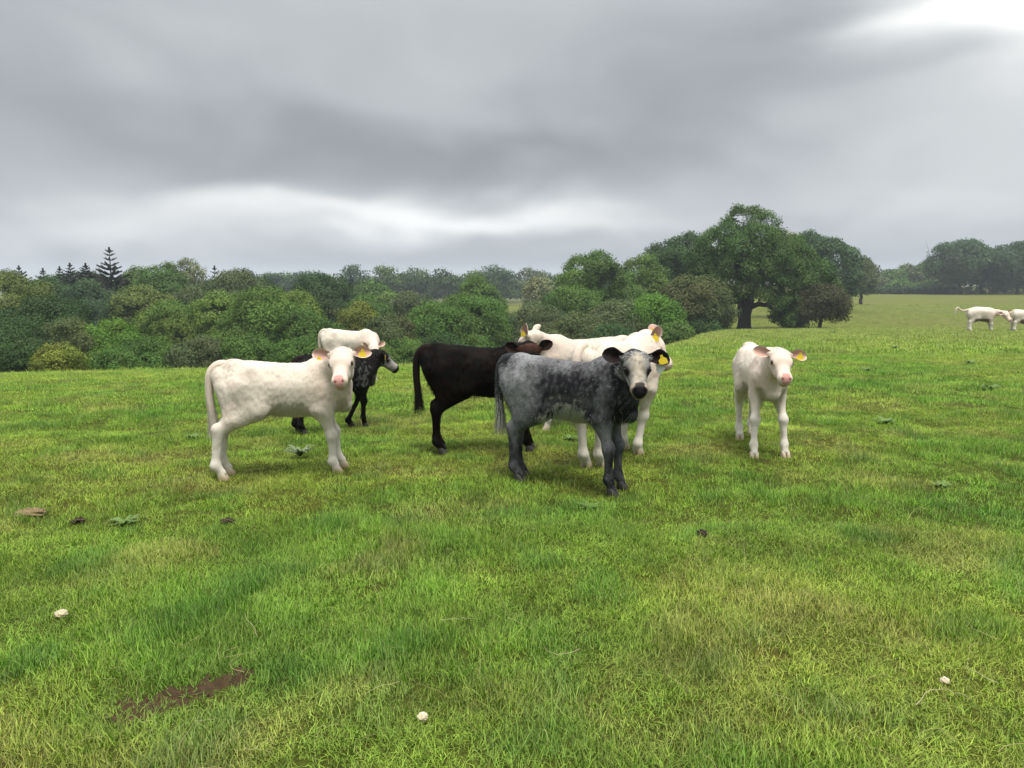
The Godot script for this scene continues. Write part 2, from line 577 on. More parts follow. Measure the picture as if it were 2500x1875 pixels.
class Sculpt:   # a field of blended tapered bones on a grid, meshed as surface nets
	var o: Vector3
	var c: float
	var nx: int
	var ny: int
	var nk: int
	var F := PackedFloat32Array()
	var lo := PackedInt32Array()
	var hi := PackedInt32Array()

	func setup(a: Vector3, b: Vector3, cell: float) -> void:
		o = a
		c = cell
		nx = int((b.x - a.x) / c) + 2
		ny = int((b.y - a.y) / c) + 2
		nk = int((b.z - a.z) / c) + 2
		F.resize(nx * ny * nk)
		F.fill(0.0)
		lo.resize(nx * ny)
		lo.fill(nk)
		hi.resize(nx * ny)
		hi.fill(0)

	func bone(a: Vector3, b: Vector3, ra: Vector2, rb: Vector2, side: Vector3, k: float) -> void:
		# radii: x across (along side), y in the other direction
		var m := 3.2 / k
		var e := exp(-k * m)
		var big := maxf(maxf(ra.x, ra.y), maxf(rb.x, rb.y)) + m
		var p0 := a.min(b) - Vector3.ONE * big - o
		var p1 := a.max(b) + Vector3.ONE * big - o
		var i0 := maxi(0, int(p0.x / c)); var i1 := mini(nx - 1, int(p1.x / c) + 1)
		var j0 := maxi(0, int(p0.y / c)); var j1 := mini(ny - 1, int(p1.y / c) + 1)
		var k0 := maxi(0, int(p0.z / c)); var k1 := mini(nk - 1, int(p1.z / c) + 1)
		var ab := b - a
		var il2 := 1.0 / maxf(ab.length_squared(), 1e-8)
		var w := ab.normalized() if ab.length() > 1e-5 else Vector3.UP.cross(side).normalized()
		var u := (side - w * side.dot(w)).normalized()
		var v := w.cross(u)
		var round := ra.x == ra.y and rb.x == rb.y
		var r0 := ra.x
		var dr := rb.x - ra.x
		for i in range(i0, i1 + 1):
			for j in range(j0, j1 + 1):
				var row := i * ny + j
				lo[row] = mini(lo[row], k0)
				hi[row] = maxi(hi[row], k1)
				var base := row * nk
				var ap := Vector3(o.x + i * c, o.y + j * c, o.z + k0 * c) - a
				for kk in range(k0, k1 + 1):
					var t := clampf(ap.dot(ab) * il2, 0.0, 1.0)
					var q := ap - ab * t
					var d: float
					if round:
						d = q.length() - (r0 + dr * t)
					else:
						var rx := ra.x + (rb.x - ra.x) * t
						var ry := ra.y + (rb.y - ra.y) * t
						var rm := minf(rx, ry)
						var qx := q.dot(u) / rx
						var qy := q.dot(v) / ry
						var qw := q.dot(w) / rm
						d = (sqrt(qx * qx + qy * qy + qw * qw) - 1.0) * rm
					if d < m:
						F[base + kk] += exp(-k * d) - e
					ap.z += c

	func ball(p: Vector3, r: float, k: float) -> void:
		bone(p, p + Vector3(0, 1e-4, 0), Vector2(r, r), Vector2(r, r), Vector3.BACK, k)

	func torso(st: Array, k: float) -> void:
		# st: [x, centre y, half height up, half height down, half width] from rump to chest, in order of x
		var m := 3.2 / k
		var e := exp(-k * m)
		var x0: float = st[0][0]
		var x1: float = st[st.size() - 1][0]
		var cap := 0.09
		for i in nx:
			var x := o.x + i * c
			if x < x0 - cap - m or x > x1 + cap + m:
				continue
			var xc := clampf(x, x0, x1)
			var n := 0
			while n < st.size() - 2 and st[n + 1][0] < xc:
				n += 1
			var s: float = (xc - st[n][0]) / (st[n + 1][0] - st[n][0])
			var g := []
			for q in range(1, 5):
				var pa: float = st[maxi(n - 1, 0)][q]
				var pb: float = st[n][q]
				var pc: float = st[n + 1][q]
				var pd: float = st[mini(n + 2, st.size() - 1)][q]
				g.append(pb + 0.5 * s * (pc - pa + s * (2.0 * pa - 5.0 * pb + 4.0 * pc - pd + s * (3.0 * (pb - pc) + pd - pa))))
			var yc: float = g[0]
			var hu: float = g[1]
			var hd: float = g[2]
			var hw: float = g[3]
			var rm := minf(minf(hu, hd), hw)
			var qx := (x - xc) / cap
			qx *= qx
			var j0 := maxi(0, int((yc - hd - m * 1.6 - o.y) / c)); var j1 := mini(ny - 1, int((yc + hu + m * 1.6 - o.y) / c) + 1)
			var k0 := maxi(0, int((-hw - m * 1.3 - o.z) / c)); var k1 := mini(nk - 1, int((hw + m * 1.3 - o.z) / c) + 1)
			for j in range(j0, j1 + 1):
				var dy := o.y + j * c - yc
				var qy := dy / (hu if dy > 0.0 else hd)
				# the back is a roof, the belly a barrel
				var wide := hw * (1.0 - 0.22 * clampf(qy, 0.0, 1.0))
				qy *= qy
				var row := i * ny + j
				lo[row] = mini(lo[row], k0)
				hi[row] = maxi(hi[row], k1)
				var base := row * nk
				for kk in range(k0, k1 + 1):
					var qz := (o.z + kk * c) / wide
					var d := (sqrt(qx + qy + qz * qz) - 1.0) * rm
					if d < m:
						F[base + kk] += exp(-k * d) - e

	func carve(p: Vector3, r: float, k := 90.0) -> void:
		var m := r + 0.03
		var i0 := maxi(0, int((p.x - m - o.x) / c)); var i1 := mini(nx - 1, int((p.x + m - o.x) / c) + 1)
		var j0 := maxi(0, int((p.y - m - o.y) / c)); var j1 := mini(ny - 1, int((p.y + m - o.y) / c) + 1)
		var k0 := maxi(0, int((p.z - m - o.z) / c)); var k1 := mini(nk - 1, int((p.z + m - o.z) / c) + 1)
		for i in range(i0, i1 + 1):
			for j in range(j0, j1 + 1):
				for kk in range(k0, k1 + 1):
					var d := (Vector3(o.x + i * c, o.y + j * c, o.z + kk * c) - p).length() - r
					var at := (i * ny + j) * nk + kk
					F[at] = minf(F[at], exp(minf(k * d, 20.0)))

	func nets() -> Array:
		var cell := PackedInt32Array()
		cell.resize(F.size())
		cell.fill(-1)
		var v := PackedVector3Array()
		var count := PackedInt32Array()
		var idx := PackedInt32Array()
		var sx := ny * nk
		var sy := nk
		var step := [sx, sy, 1]
		# for an edge along an axis: the offsets of the four cells round it, counter-clockwise seen from the axis' end
		var around := [[-sy - 1, -1, 0, -sy], [-1 - sx, -sx, 0, -1], [-sx - sy, -sy, 0, -sx]]
		around[1] = [-1 - sx, -sx, 0, -1]
		for i in range(1, nx - 1):
			for j in range(1, ny - 1):
				var row := i * ny + j
				var ka := maxi(1, mini(lo[row], mini(lo[row + ny], lo[row + 1])) - 1)
				var kb := mini(nk - 2, maxi(hi[row], maxi(hi[row + ny], hi[row + 1])) + 1)
				for kk in range(ka, kb + 1):
					var at := row * nk + kk
					var f0 := F[at]
					for ax in 3:
						var f1: float = F[at + step[ax]]
						if (f0 > 1.0) == (f1 > 1.0):
							continue
						var l0 := log(maxf(f0, 0.03))
						var l1 := log(maxf(f1, 0.03))
						var t := l0 / (l0 - l1)
						var p := Vector3(i, j, kk)
						p[ax] += t
						var four := [0, 0, 0, 0]
						for q in 4:
							var ci: int = at + around[ax][q]
							var vi := cell[ci]
							if vi < 0:
								vi = v.size()
								cell[ci] = vi
								v.append(Vector3.ZERO)
								count.append(0)
							v[vi] += p
							count[vi] += 1
							four[q] = vi
						if f0 > 1.0:
							idx.append_array([four[0], four[2], four[1], four[0], four[3], four[2]])
						else:
							idx.append_array([four[0], four[1], four[2], four[0], four[2], four[3]])
		for i in v.size():
			v[i] = o + v[i] * (c / count[i])
		# one light pass of smoothing
		var acc := PackedVector3Array()
		acc.resize(v.size())
		var num := PackedInt32Array()
		num.resize(v.size())
		for t in range(0, idx.size(), 3):
			var a := idx[t]; var b := idx[t + 1]; var d := idx[t + 2]
			acc[a] += v[b] + v[d]; num[a] += 2
			acc[b] += v[a] + v[d]; num[b] += 2
			acc[d] += v[a] + v[b]; num[d] += 2
		for i in v.size():
			v[i] = v[i].lerp(acc[i] / num[i], 0.4)
		var n := PackedVector3Array()
		n.resize(v.size())
		for t in range(0, idx.size(), 3):
			var f := (v[idx[t + 2]] - v[idx[t]]).cross(v[idx[t + 1]] - v[idx[t]])
			n[idx[t]] += f; n[idx[t + 1]] += f; n[idx[t + 2]] += f
		for i in n.size():
			n[i] = n[i].normalized()
		return [v, n, idx]


class Beast:
	var spec: Dictionary
	var s: float
	var head: Transform3D        # x along the face to the muzzle, y out of the forehead, z to the animal's right
	var body: Array              # vertices, normals, indices
	var cols: PackedColorArray
	var hair: ArrayMesh
	var legs := []               # [hoof position, forward]
	var noise: FastNoiseLite
	var noise2: FastNoiseLite
	var tail := PackedVector3Array()

	func sculpt() -> void:
		s = spec.s
		var f: Vector3 = spec.face.normalized()
		var r: Vector3 = f.cross(spec.get("brow", Vector3.UP)).normalized()
		head = Transform3D(Basis(f, r.cross(f).normalized(), r).scaled_local(Vector3.ONE * s * spec.get("head_size", 1.0)), spec.poll)
		var hs: float = s * spec.get("head_size", 1.0)
		var g := Sculpt.new()
		var cell: float = spec.cell
		var lo := Vector3(-0.62, 0.0, -0.34) * s
		var hi := Vector3(0.60, 1.12, 0.34) * s
		for q in [head * Vector3(-0.12, 0, 0), head * Vector3(0.38, 0, 0)]:
			lo = lo.min(q - Vector3.ONE * 0.17 * s)
			hi = hi.max(q + Vector3.ONE * 0.17 * s)
		lo.y = -0.03
		g.setup(lo, hi, cell)
		var fat: float = spec.get("fat", 1.0)
		var arch: float = spec.get("arch", 0.0)
		var st := []
		for a in [[-0.46, 0.815, 0.075, 0.10, 0.075], [-0.38, 0.775, 0.135, 0.165, 0.125], [-0.26, 0.745, 0.172, 0.215, 0.145], [-0.12, 0.725, 0.178, 0.242, 0.148], [0.04, 0.715, 0.175, 0.255, 0.152], [0.18, 0.715, 0.175, 0.255, 0.148], [0.30, 0.725, 0.175, 0.245, 0.135], [0.40, 0.735, 0.135, 0.195, 0.112]]:
			var up: float = arch * (1.0 - pow(absf(a[0] + 0.02) / 0.46, 2.0))
			st.append([a[0] * s, (a[1] + up) * s, a[2] * s, (a[3] * spec.get("belly", 1.0)) * s, a[4] * s * fat])
		g.torso(st, 32.0 / s)
		var Z := Vector3.BACK
		# hip bones, pins and withers
		for z in [-1.0, 1.0]:
			g.ball(Vector3(-0.25, 0.850, 0.098 * z) * s, 0.030 * s, 34.0 / s)
			g.ball(Vector3(-0.475, 0.80, 0.055 * z) * s, 0.035 * s, 40.0 / s)
		g.ball(Vector3(0.25, 0.865, 0) * s, 0.045 * s, 34.0 / s)
		g.ball(Vector3(-0.40, 0.875, 0) * s, 0.045 * s, 34.0 / s)
		# brisket and dewlap
		g.bone(Vector3(0.40, 0.68, 0) * s, Vector3(0.44, 0.55, 0) * s, Vector2(0.085, 0.085) * s, Vector2(0.055, 0.055) * s, Z, 34.0 / s)
		legs.clear()
		var sl: float = s * spec.get("stout", 0.93)
		# legs
		for n in 2:
			var z := 1.0 if n == 0 else -1.0
			var foot: Vector3 = spec.hind[n]
			var up := Vector3(foot.x, 0, foot.z)
			var hip := Vector3(-0.31, 0.72, 0.085 * z) * s
			var hock := foot + Vector3(-0.030, 0.385, 0) * s
			hock.z = lerpf(foot.z, 0.095 * z * s, 0.35)
			hock.x = lerpf(hock.x, -0.42 * s, 0.25)
			var stifle := Vector3(-0.20, 0.545, 0.105 * z) * s + Vector3((foot.x / s + 0.42) * 0.25, 0, 0) * s
			var fet := foot + Vector3(-0.035, 0.115, 0) * s
			g.bone(hip, stifle, Vector2(0.085, 0.145) * sl, Vector2(0.062, 0.090) * sl, Z, 34.0 / s)
			g.bone(Vector3(-0.43, 0.72, 0.075 * z) * s, hock.lerp(stifle, 0.45) + Vector3(-0.03, 0.02, 0) * s, Vector2(0.062, 0.085) * sl, Vector2(0.045, 0.055) * sl, Z, 38.0 / s)
			g.bone(stifle, hock, Vector2(0.058, 0.082) * sl, Vector2(0.036, 0.046) * sl, Z, 44.0 / s)
			g.ball(hock + Vector3(-0.016, 0.022, 0) * s, 0.021 * sl, 70.0 / s)
			g.bone(hock, fet, Vector2(0.035, 0.043) * sl, Vector2(0.031, 0.034) * sl, Z, 72.0 / s)
			g.ball(fet, 0.031 * sl, 80.0 / s)
			g.bone(fet, foot + Vector3(0.010, 0.055, 0) * s, Vector2(0.030, 0.030) * sl, Vector2(0.035, 0.035) * sl, Z, 80.0 / s)
			legs.append([foot, Vector3(1, 0, 0.12 * z)])
		for n in 2:
			var z := 1.0 if n == 0 else -1.0
			var foot: Vector3 = spec.front[n]
			var sh := Vector3(0.33, 0.68, 0.085 * z) * s
			var elbow := Vector3(0.27, 0.525, 0.098 * z) * s
			var knee := Vector3(lerpf(elbow.x, foot.x, 0.50) + 0.022 * s, 0.315 * s, lerpf(elbow.z, foot.z, 0.62))
			var fet := Vector3(lerpf(knee.x, foot.x, 0.72) - 0.012 * s, 0.105 * s, lerpf(knee.z, foot.z, 0.85))
			if spec.has("lift%d" % n):
				var l: Vector3 = spec["lift%d" % n]
				knee = l
				fet = foot + Vector3(-0.03, 0.09, 0) * s
			g.bone(Vector3(0.25, 0.80, 0.06 * z) * s, sh, Vector2(0.05, 0.09) * sl, Vector2(0.055, 0.085) * sl, Z, 34.0 / s)
			g.bone(sh, elbow, Vector2(0.058, 0.085) * sl, Vector2(0.052, 0.075) * sl, Z, 36.0 / s)
			g.bone(elbow, knee, Vector2(0.048, 0.064) * sl, Vector2(0.034, 0.036) * sl, Z, 48.0 / s)
			g.ball(knee, 0.034 * sl, 75.0 / s)
			g.bone(knee, fet, Vector2(0.034, 0.034) * sl, Vector2(0.028, 0.030) * sl, Z, 75.0 / s)
			g.ball(fet, 0.029 * sl, 80.0 / s)
			g.bone(fet, foot + Vector3(0.008, 0.055, 0) * s, Vector2(0.027, 0.027) * sl, Vector2(0.033, 0.033) * sl, Z, 80.0 / s)
			legs.append([foot, Vector3(1, 0, 0.1 * z)])
		# neck
		var n0 := Vector3(0.31, 0.775 - spec.get("neck_drop", 0.0), 0) * s
		var nb: Vector3 = head * Vector3(-0.005, -0.045, 0)
		var n1 := n0.lerp(nb, 0.55) + Vector3(0.035, -0.01, 0) * s
		g.bone(n0, n1, Vector2(0.090, 0.135) * s, Vector2(0.072, 0.105) * s, Z, 34.0 / s)
		g.bone(n1, nb, Vector2(0.072, 0.100) * s, Vector2(0.066, 0.072) * s, (Z + head.basis.z.normalized()).normalized(), 40.0 / s)
		g.bone(Vector3(0.40, 0.66, 0) * s, n1 + Vector3(0.02, -0.07, 0) * s, Vector2(0.05, 0.05) * s, Vector2(0.035, 0.035) * s, Z, 40.0 / s)
		# head
		var H := head
		var hz := head.basis.z.normalized()
		var hk := 80.0 / hs
		var add := func(a: Vector3, b: Vector3, ra: Vector2, rb: Vector2) -> void:
			g.bone(H * a, H * b, ra * hs, rb * hs, hz, hk)
		add.call(Vector3(0.035, -0.035, 0), Vector3(0.10, -0.025, 0), Vector2(0.074, 0.066), Vector2(0.076, 0.066))
		add.call(Vector3(0.050, 0.008, 0), Vector3(0.115, 0.004, 0), Vector2(0.058, 0.042), Vector2(0.056, 0.038))
		add.call(Vector3(0.10, -0.022, 0), Vector3(0.258, -0.028, 0), Vector2(0.069, 0.056), Vector2(0.045, 0.037))
		add.call(Vector3(0.262, -0.030, 0), Vector3(0.286, -0.038, 0), Vector2(0.046, 0.035), Vector2(0.044, 0.031))
		add.call(Vector3(0.286, -0.040, 0), Vector3(0.304, -0.048, 0), Vector2(0.038, 0.024), Vector2(0.032, 0.020))
		add.call(Vector3(0.19, -0.075, 0), Vector3(0.298, -0.082, 0), Vector2(0.038, 0.026), Vector2(0.030, 0.022))
		for z in [-1.0, 1.0]:
			add.call(Vector3(0.055, -0.080, 0.045 * z), Vector3(0.19, -0.070, 0.030 * z), Vector2(0.036, 0.048), Vector2(0.026, 0.030))
			add.call(Vector3(0.108, 0.0, 0.062 * z), Vector3(0.138, -0.008, 0.064 * z), Vector2(0.018, 0.018), Vector2(0.017, 0.017))
			add.call(Vector3(0.030, -0.005, 0.070 * z), Vector3(0.025, -0.005, 0.088 * z), Vector2(0.026, 0.026), Vector2(0.022, 0.022))
			g.ball(H * Vector3(0.292, -0.018, 0.029 * z), 0.016 * hs, hk)
		for z in [-1.0, 1.0]:
			g.carve(H * Vector3(0.133, -0.012, 0.084 * z), 0.014 * hs, 100.0 / hs)
			g.carve(H * Vector3(0.315, -0.006, 0.029 * z), 0.0105 * hs, 100.0 / hs)
		# the mouth
		for n in 7:
			var a := lerpf(-1.0, 1.0, n / 6.0)
			g.carve(H * Vector3(0.332 - 0.045 * a * a, -0.068 - 0.008 * a * a, 0.044 * a), 0.007 * hs, 110.0 / hs)
		if spec.get("udder", false):
			g.ball(Vector3(-0.22, 0.52, 0) * s, 0.10 * s, 34.0 / s)
		body = g.nets()
		ruffle()
		paint()
		fur()

	func ruffle() -> void:
		var v: PackedVector3Array = body[0]
		var n: PackedVector3Array = body[1]
		var idx: PackedInt32Array = body[2]
		var inv := head.affine_inverse()
		var amp: float = spec.get("ruffle", 0.0035) * s
		for i in v.size():
			var p := v[i] / s
			var h := inv * v[i]
			var k := 1.0 if p.y > 0.45 else 0.35
			if h.x > 0.0 and h.x < 0.4 and absf(h.z) < 0.13 and absf(h.y + 0.03) < 0.13:
				k = 0.5 * smoothstep(0.16, 0.04, h.x)
			v[i] += n[i] * amp * k * (noise2.get_noise_3d(p.x * 15.0 + p.y * 5.0, p.y * 9.0 - p.x * 5.0, p.z * 13.0) + 0.5 * noise.get_noise_3d(p.x * 34.0, p.y * 20.0, p.z * 34.0))
		for i in n.size():
			n[i] = Vector3.ZERO
		for t in range(0, idx.size(), 3):
			var f := (v[idx[t + 2]] - v[idx[t]]).cross(v[idx[t + 1]] - v[idx[t]])
			n[idx[t]] += f; n[idx[t + 1]] += f; n[idx[t + 2]] += f
		for i in n.size():
			n[i] = n[i].normalized()
		body[0] = v
		body[1] = n

	func paint() -> void:
		var inv := head.affine_inverse()
		var v: PackedVector3Array = body[0]
		cols = PackedColorArray()
		cols.resize(v.size())
		for i in v.size():
			cols[i] = tint(v[i] / s, inv * v[i], body[1][i])

	func tint(p: Vector3, h: Vector3, n: Vector3) -> Color:
		var a := noise.get_noise_3d(p.x * 5.0, p.y * 5.0, p.z * 5.0)
		var b := noise2.get_noise_3d(p.x * 26.0, p.y * 14.0, p.z * 26.0)
		var in_head := h.x > 0.0 and h.x < 0.40 and absf(h.y + 0.03) < 0.12 and absf(h.z) < 0.125
		var c: Color
		var coat: String = spec.coat
		var nose_pad := smoothstep(0.291, 0.298, h.x + 0.8 * (h.y + 0.02)) * smoothstep(-0.060, -0.053, h.y) * smoothstep(0.0325, 0.029, absf(h.z) + 0.25 * maxf(0.0, -0.035 - h.y)) if in_head else 0.0
		var lips := smoothstep(0.295, 0.315, h.x) * smoothstep(-0.060, -0.068, h.y) if in_head else 0.0
		var hole := smoothstep(0.014, 0.009, Vector3(h.x - 0.309, h.y + 0.010, absf(h.z) - 0.029).length()) if in_head else 0.0
		var mouth := smoothstep(0.0075, 0.004, absf(h.y + 0.069 + 4.0 * h.z * h.z)) * smoothstep(0.25, 0.29, h.x) if in_head else 0.0
		var eye := smoothstep(0.034, 0.016, Vector3(h.x - 0.134, h.y + 0.010, absf(h.z) - 0.080).length()) if in_head else 0.0
		var lid := maxf(smoothstep(0.023, 0.019, Vector3(h.x - 0.134, h.y + 0.006, absf(h.z) - 0.078).length()), 0.6 * smoothstep(0.010, 0.005, Vector3((h.x - 0.158) * 0.6, h.y + 0.006, absf(h.z) - 0.068).length())) if in_head else 0.0
		if coat == "white":
			c = Color(0.60, 0.545, 0.47).lerp(Color(0.58, 0.505, 0.435), smoothstep(0.0, 0.8, a + 0.1))
			c = c.lerp(Color(0.61, 0.575, 0.51), smoothstep(0.5, 0.3, p.y))
			c = c * (spec.get("shade", 0.96) + 0.03 * b)
			# a little field dirt on the knees, hocks and belly
			var dirt := smoothstep(0.25, 0.6, noise.get_noise_3d(p.x * 9.0 + 20.0, p.y * 9.0, p.z * 9.0)) * smoothstep(0.62, 0.4, p.y)
			c = c.lerp(Color(0.30, 0.27, 0.17), 0.4 * dirt)
			c = c.lerp(Color(0.60, 0.48, 0.415), 0.5 * smoothstep(0.12, 0.3, p.x) * smoothstep(0.5, 0.62, p.y))
			c = c * (1.0 - 0.03 * smoothstep(0.1, 0.5, noise2.get_noise_3d(p.x * 9.0, p.y * 22.0, p.z * 9.0)))
			if spec.get("muddy", false):
				c = c.lerp(Color(0.11, 0.075, 0.04), smoothstep(0.56, 0.48, p.y + 0.02 * a) * smoothstep(-0.36, -0.28, p.x) * smoothstep(0.30, 0.20, p.x) * smoothstep(0.25, 0.30, p.y))
			if in_head:
				c = c.lerp(Color(0.58, 0.49, 0.41), 0.5 * smoothstep(0.14, 0.26, h.x))
				c = c.lerp(Color(0.64, 0.48, 0.40), 0.7 * eye)
				c = c.lerp(Color(0.16, 0.10, 0.08), lid)
				c = c.lerp(Color(0.50, 0.27, 0.24), maxf(nose_pad, 0.25 * lips))
				c = c.lerp(Color(0.20, 0.06, 0.05), hole)
				c = c.lerp(Color(0.26, 0.14, 0.11), 0.8 * mouth)
		elif coat == "black":
			c = Color(0.0045, 0.004, 0.0038).lerp(Color(0.0085, 0.0065, 0.0055), smoothstep(-0.1, 0.5, a))
			c = c * (1.0 + 0.4 * b)
			if in_head:
				c = c.lerp(Color(0.055, 0.026, 0.018), smoothstep(0.12, 0.0, h.x))
		elif coat == "blackwhite":
			c = Color(0.011, 0.010, 0.010) * (1.0 + 0.4 * b)
			var patch := smoothstep(0.16, 0.10, (Vector2(p.x - 0.27, (p.y - 0.63) * 0.8)).length() + 0.09 * a)
			c = c.lerp(Color(0.075, 0.08, 0.08), patch * smoothstep(0.0, 0.5, b + a * 0.5))
			c = c.lerp(Color(0.30, 0.30, 0.30), 0.8 * smoothstep(0.38, 0.44, p.x) * smoothstep(0.66, 0.60, p.y) * smoothstep(0.50, 0.53, p.y) if not in_head else 0.0)
			if in_head:
				c = c.lerp(Color(0.25, 0.24, 0.23), smoothstep(0.10, 0.17, h.x + 0.06 * b) * smoothstep(0.30, 0.26, h.x) * 0.9)
				c = c.lerp(Color(0.012, 0.011, 0.011), maxf(smoothstep(0.28, 0.30, h.x), eye))
		else:
			# blue roan: white hairs mixed into a black coat, paler quarters and topline, dark ribs and neck
			var roan := 0.27
			roan += 0.36 * smoothstep(-0.14, -0.30, p.x + 0.05 * a) * smoothstep(0.42, 0.60, p.y)
			roan += 0.18 * smoothstep(0.85, 0.92, p.y + 0.03 * a)
			roan -= 0.22 * smoothstep(0.20, 0.12, absf(p.x - 0.06) - 0.06 + 0.05 * a) * smoothstep(0.86, 0.78, p.y)
			roan -= 0.26 * smoothstep(0.30, 0.40, p.x) * smoothstep(0.50, 0.60, p.y)
			roan += 0.14 * smoothstep(0.55, 0.46, p.y) * smoothstep(0.25, 0.40, p.y)
			roan -= 0.12 * smoothstep(0.34, 0.20, p.y)
			roan = clampf(roan + 0.16 * a + 0.20 * b, 0.01, 0.9)
			c = Color(0.012, 0.0125, 0.014).lerp(Color(0.25, 0.258, 0.27), roan)
			# white under the belly and behind the thigh
			c = c.lerp(Color(0.44, 0.43, 0.39), clampf(0.95 * maxf(smoothstep(-0.12, -0.5, n.y + 0.2 * b), 0.0) * smoothstep(0.24, 0.16, p.x + 0.04 * b) * smoothstep(-0.20, -0.12, p.x) * smoothstep(0.40, 0.43, p.y), 0.0, 1.0))
			c = c.lerp(Color(0.016, 0.016, 0.018), smoothstep(-0.42, -0.47, p.x) * smoothstep(0.80, 0.86, p.y))
			if in_head:
				var blaze := smoothstep(0.078, 0.018, absf(h.z) + 0.025 * a + 0.025 * b) * smoothstep(0.015, 0.06, h.x + 0.02 * a) * smoothstep(-0.04, -0.01, h.y)
				c = Color(0.05, 0.05, 0.05).lerp(Color(0.22, 0.22, 0.21), clampf(0.5 + 0.5 * b, 0, 1))
				c = c.lerp(Color(0.36, 0.325, 0.26), clampf(blaze * (0.66 + 0.8 * b + 0.5 * a), 0, 1))
				c = c.lerp(Color(0.52, 0.50, 0.44), 0.8 * smoothstep(0.010, 0.0, absf(h.y + 0.055 - (h.x - 0.2) * 0.08)) * smoothstep(0.12, 0.16, h.x) * smoothstep(0.30, 0.26, h.x))
				c = c.lerp(Color(0.012, 0.012, 0.013), maxf(eye, smoothstep(0.040, 0.018, Vector3((h.x - 0.15) * 0.7, h.y + 0.006, absf(h.z) - 0.072).length())))
				c = c.lerp(Color(0.34, 0.27, 0.22), 0.7 * smoothstep(0.262, 0.285, h.x))
				c = c.lerp(Color(0.020, 0.019, 0.022), smoothstep(0.300, 0.310, h.x + 0.4 * (h.y + 0.02)))
				c = c.lerp(Color(0.006, 0.006, 0.006), hole)
		if coat != "white":
			c = c.lerp(Color(0.016, 0.015, 0.016), nose_pad * 0.9)
			c = c.lerp(Color(0.005, 0.005, 0.005), maxf(hole, mouth))
		c.a = 1.0
		return c

	func fur() -> void:
		var v: PackedVector3Array = body[0]
		var nn: PackedVector3Array = body[1]
		var idx: PackedInt32Array = body[2]
		var rng := RandomNumberGenerator.new()
		rng.seed = hash(spec.label)
		var inv := head.affine_inverse()
		var per: float = 1.35 * spec.hairs / (s * s)
		var wide: float = spec.get("hair_width", 0.0022)
		var V := PackedVector3Array()
		var N := PackedVector3Array()
		var C := PackedColorArray()
		var roan: bool = spec.coat == "roan" or spec.coat == "blackwhite"
		for t in range(0, idx.size(), 3):
			var a := v[idx[t]]
			var b := v[idx[t + 1]]
			var d := v[idx[t + 2]]
			var want := (b - a).cross(d - a).length() * 0.5 * per
			var count := int(want) + (1 if rng.randf() < want - int(want) else 0)
			for q in count:
				var u := sqrt(rng.randf())
				var w := rng.randf()
				var p := a * (1.0 - u) + b * (u * (1.0 - w)) + d * (u * w)
				var n := nn[idx[t]]
				var h := inv * p
				var y := p.y / s
				var x := p.x / s
				var len := 0.024
				var flow := Vector3(-0.75, -0.65, 0)
				var lift := 0.16
				if y < 0.50:
					flow = Vector3(-0.1, -1, 0)
					len = 0.017
				elif y < 0.62 and n.y < -0.3:
					len = 0.040 + 0.03 * smoothstep(0.2, 0.0, absf(x + 0.03))
					flow = Vector3(-0.3, -1, 0)
					lift = 0.6
				if y > 0.84 and x < -0.36:
					len = 0.038
				if h.x > -0.02 and h.x < 0.4 and absf(h.z) < 0.13 and absf(h.y + 0.03) < 0.13:
					if h.x > 0.27 or Vector3(h.x - 0.134, h.y + 0.010, absf(h.z) - 0.080).length() < 0.026:
						continue
					len = lerpf(0.024, 0.008, smoothstep(0.02, 0.14, h.x))
					flow = head.basis.x.normalized() * (1.0 if h.x > 0.08 else -0.3) + head.basis.z.normalized() * signf(h.z) * 0.5
					lift = lerpf(0.5, 0.25, smoothstep(0.02, 0.14, h.x))
				var sw := noise.get_noise_3d(p.x * 6.0 / s, p.y * 6.0 / s, p.z * 6.0 / s)
				flow = flow.rotated(n, sw * 1.3 + rng.randf_range(-0.35, 0.35))
				flow = (flow - n * flow.dot(n)).normalized()
				var tip := (flow + n * (lift * rng.randf_range(0.5, 1.6))).normalized() * len * s * rng.randf_range(0.6, 1.3)
				var side := n.cross(flow).normalized() * wide * s * rng.randf_range(0.6, 1.3)
				p -= n * 0.003 * s
				var c := cols[idx[t]]
				var k := rng.randf_range(0.86, 1.12)
				if roan:
					var bright := (c.r + c.g + c.b) / 3.0
					if bright < 0.30:
						c = Color(0.36, 0.37, 0.38) if rng.randf() + 0.45 * noise2.get_noise_3d(p.x * 60.0 + p.y * 20.0, p.y * 24.0, p.z * 60.0) < bright * (2.3 if spec.coat == "roan" else 1.2) - 0.03 else Color(0.020, 0.020, 0.022)
				elif spec.coat == "black":
					k = rng.randf_range(0.5, 1.5)
				c = Color(c.r * k, c.g * k, c.b * k)
				V.append(p + side); V.append(p + tip); V.append(p - side)
				var m := (n + tip.normalized() * 0.25).normalized()
				N.append(m); N.append(m); N.append(m)
				C.append(c); C.append(c); C.append(c)
		if V.is_empty():
			return
		var arr := []
		arr.resize(Mesh.ARRAY_MAX)
		arr[Mesh.ARRAY_VERTEX] = V
		arr[Mesh.ARRAY_NORMAL] = N
		arr[Mesh.ARRAY_COLOR] = C
		hair = ArrayMesh.new()
		hair.add_surface_from_arrays(Mesh.PRIMITIVE_TRIANGLES, arr)


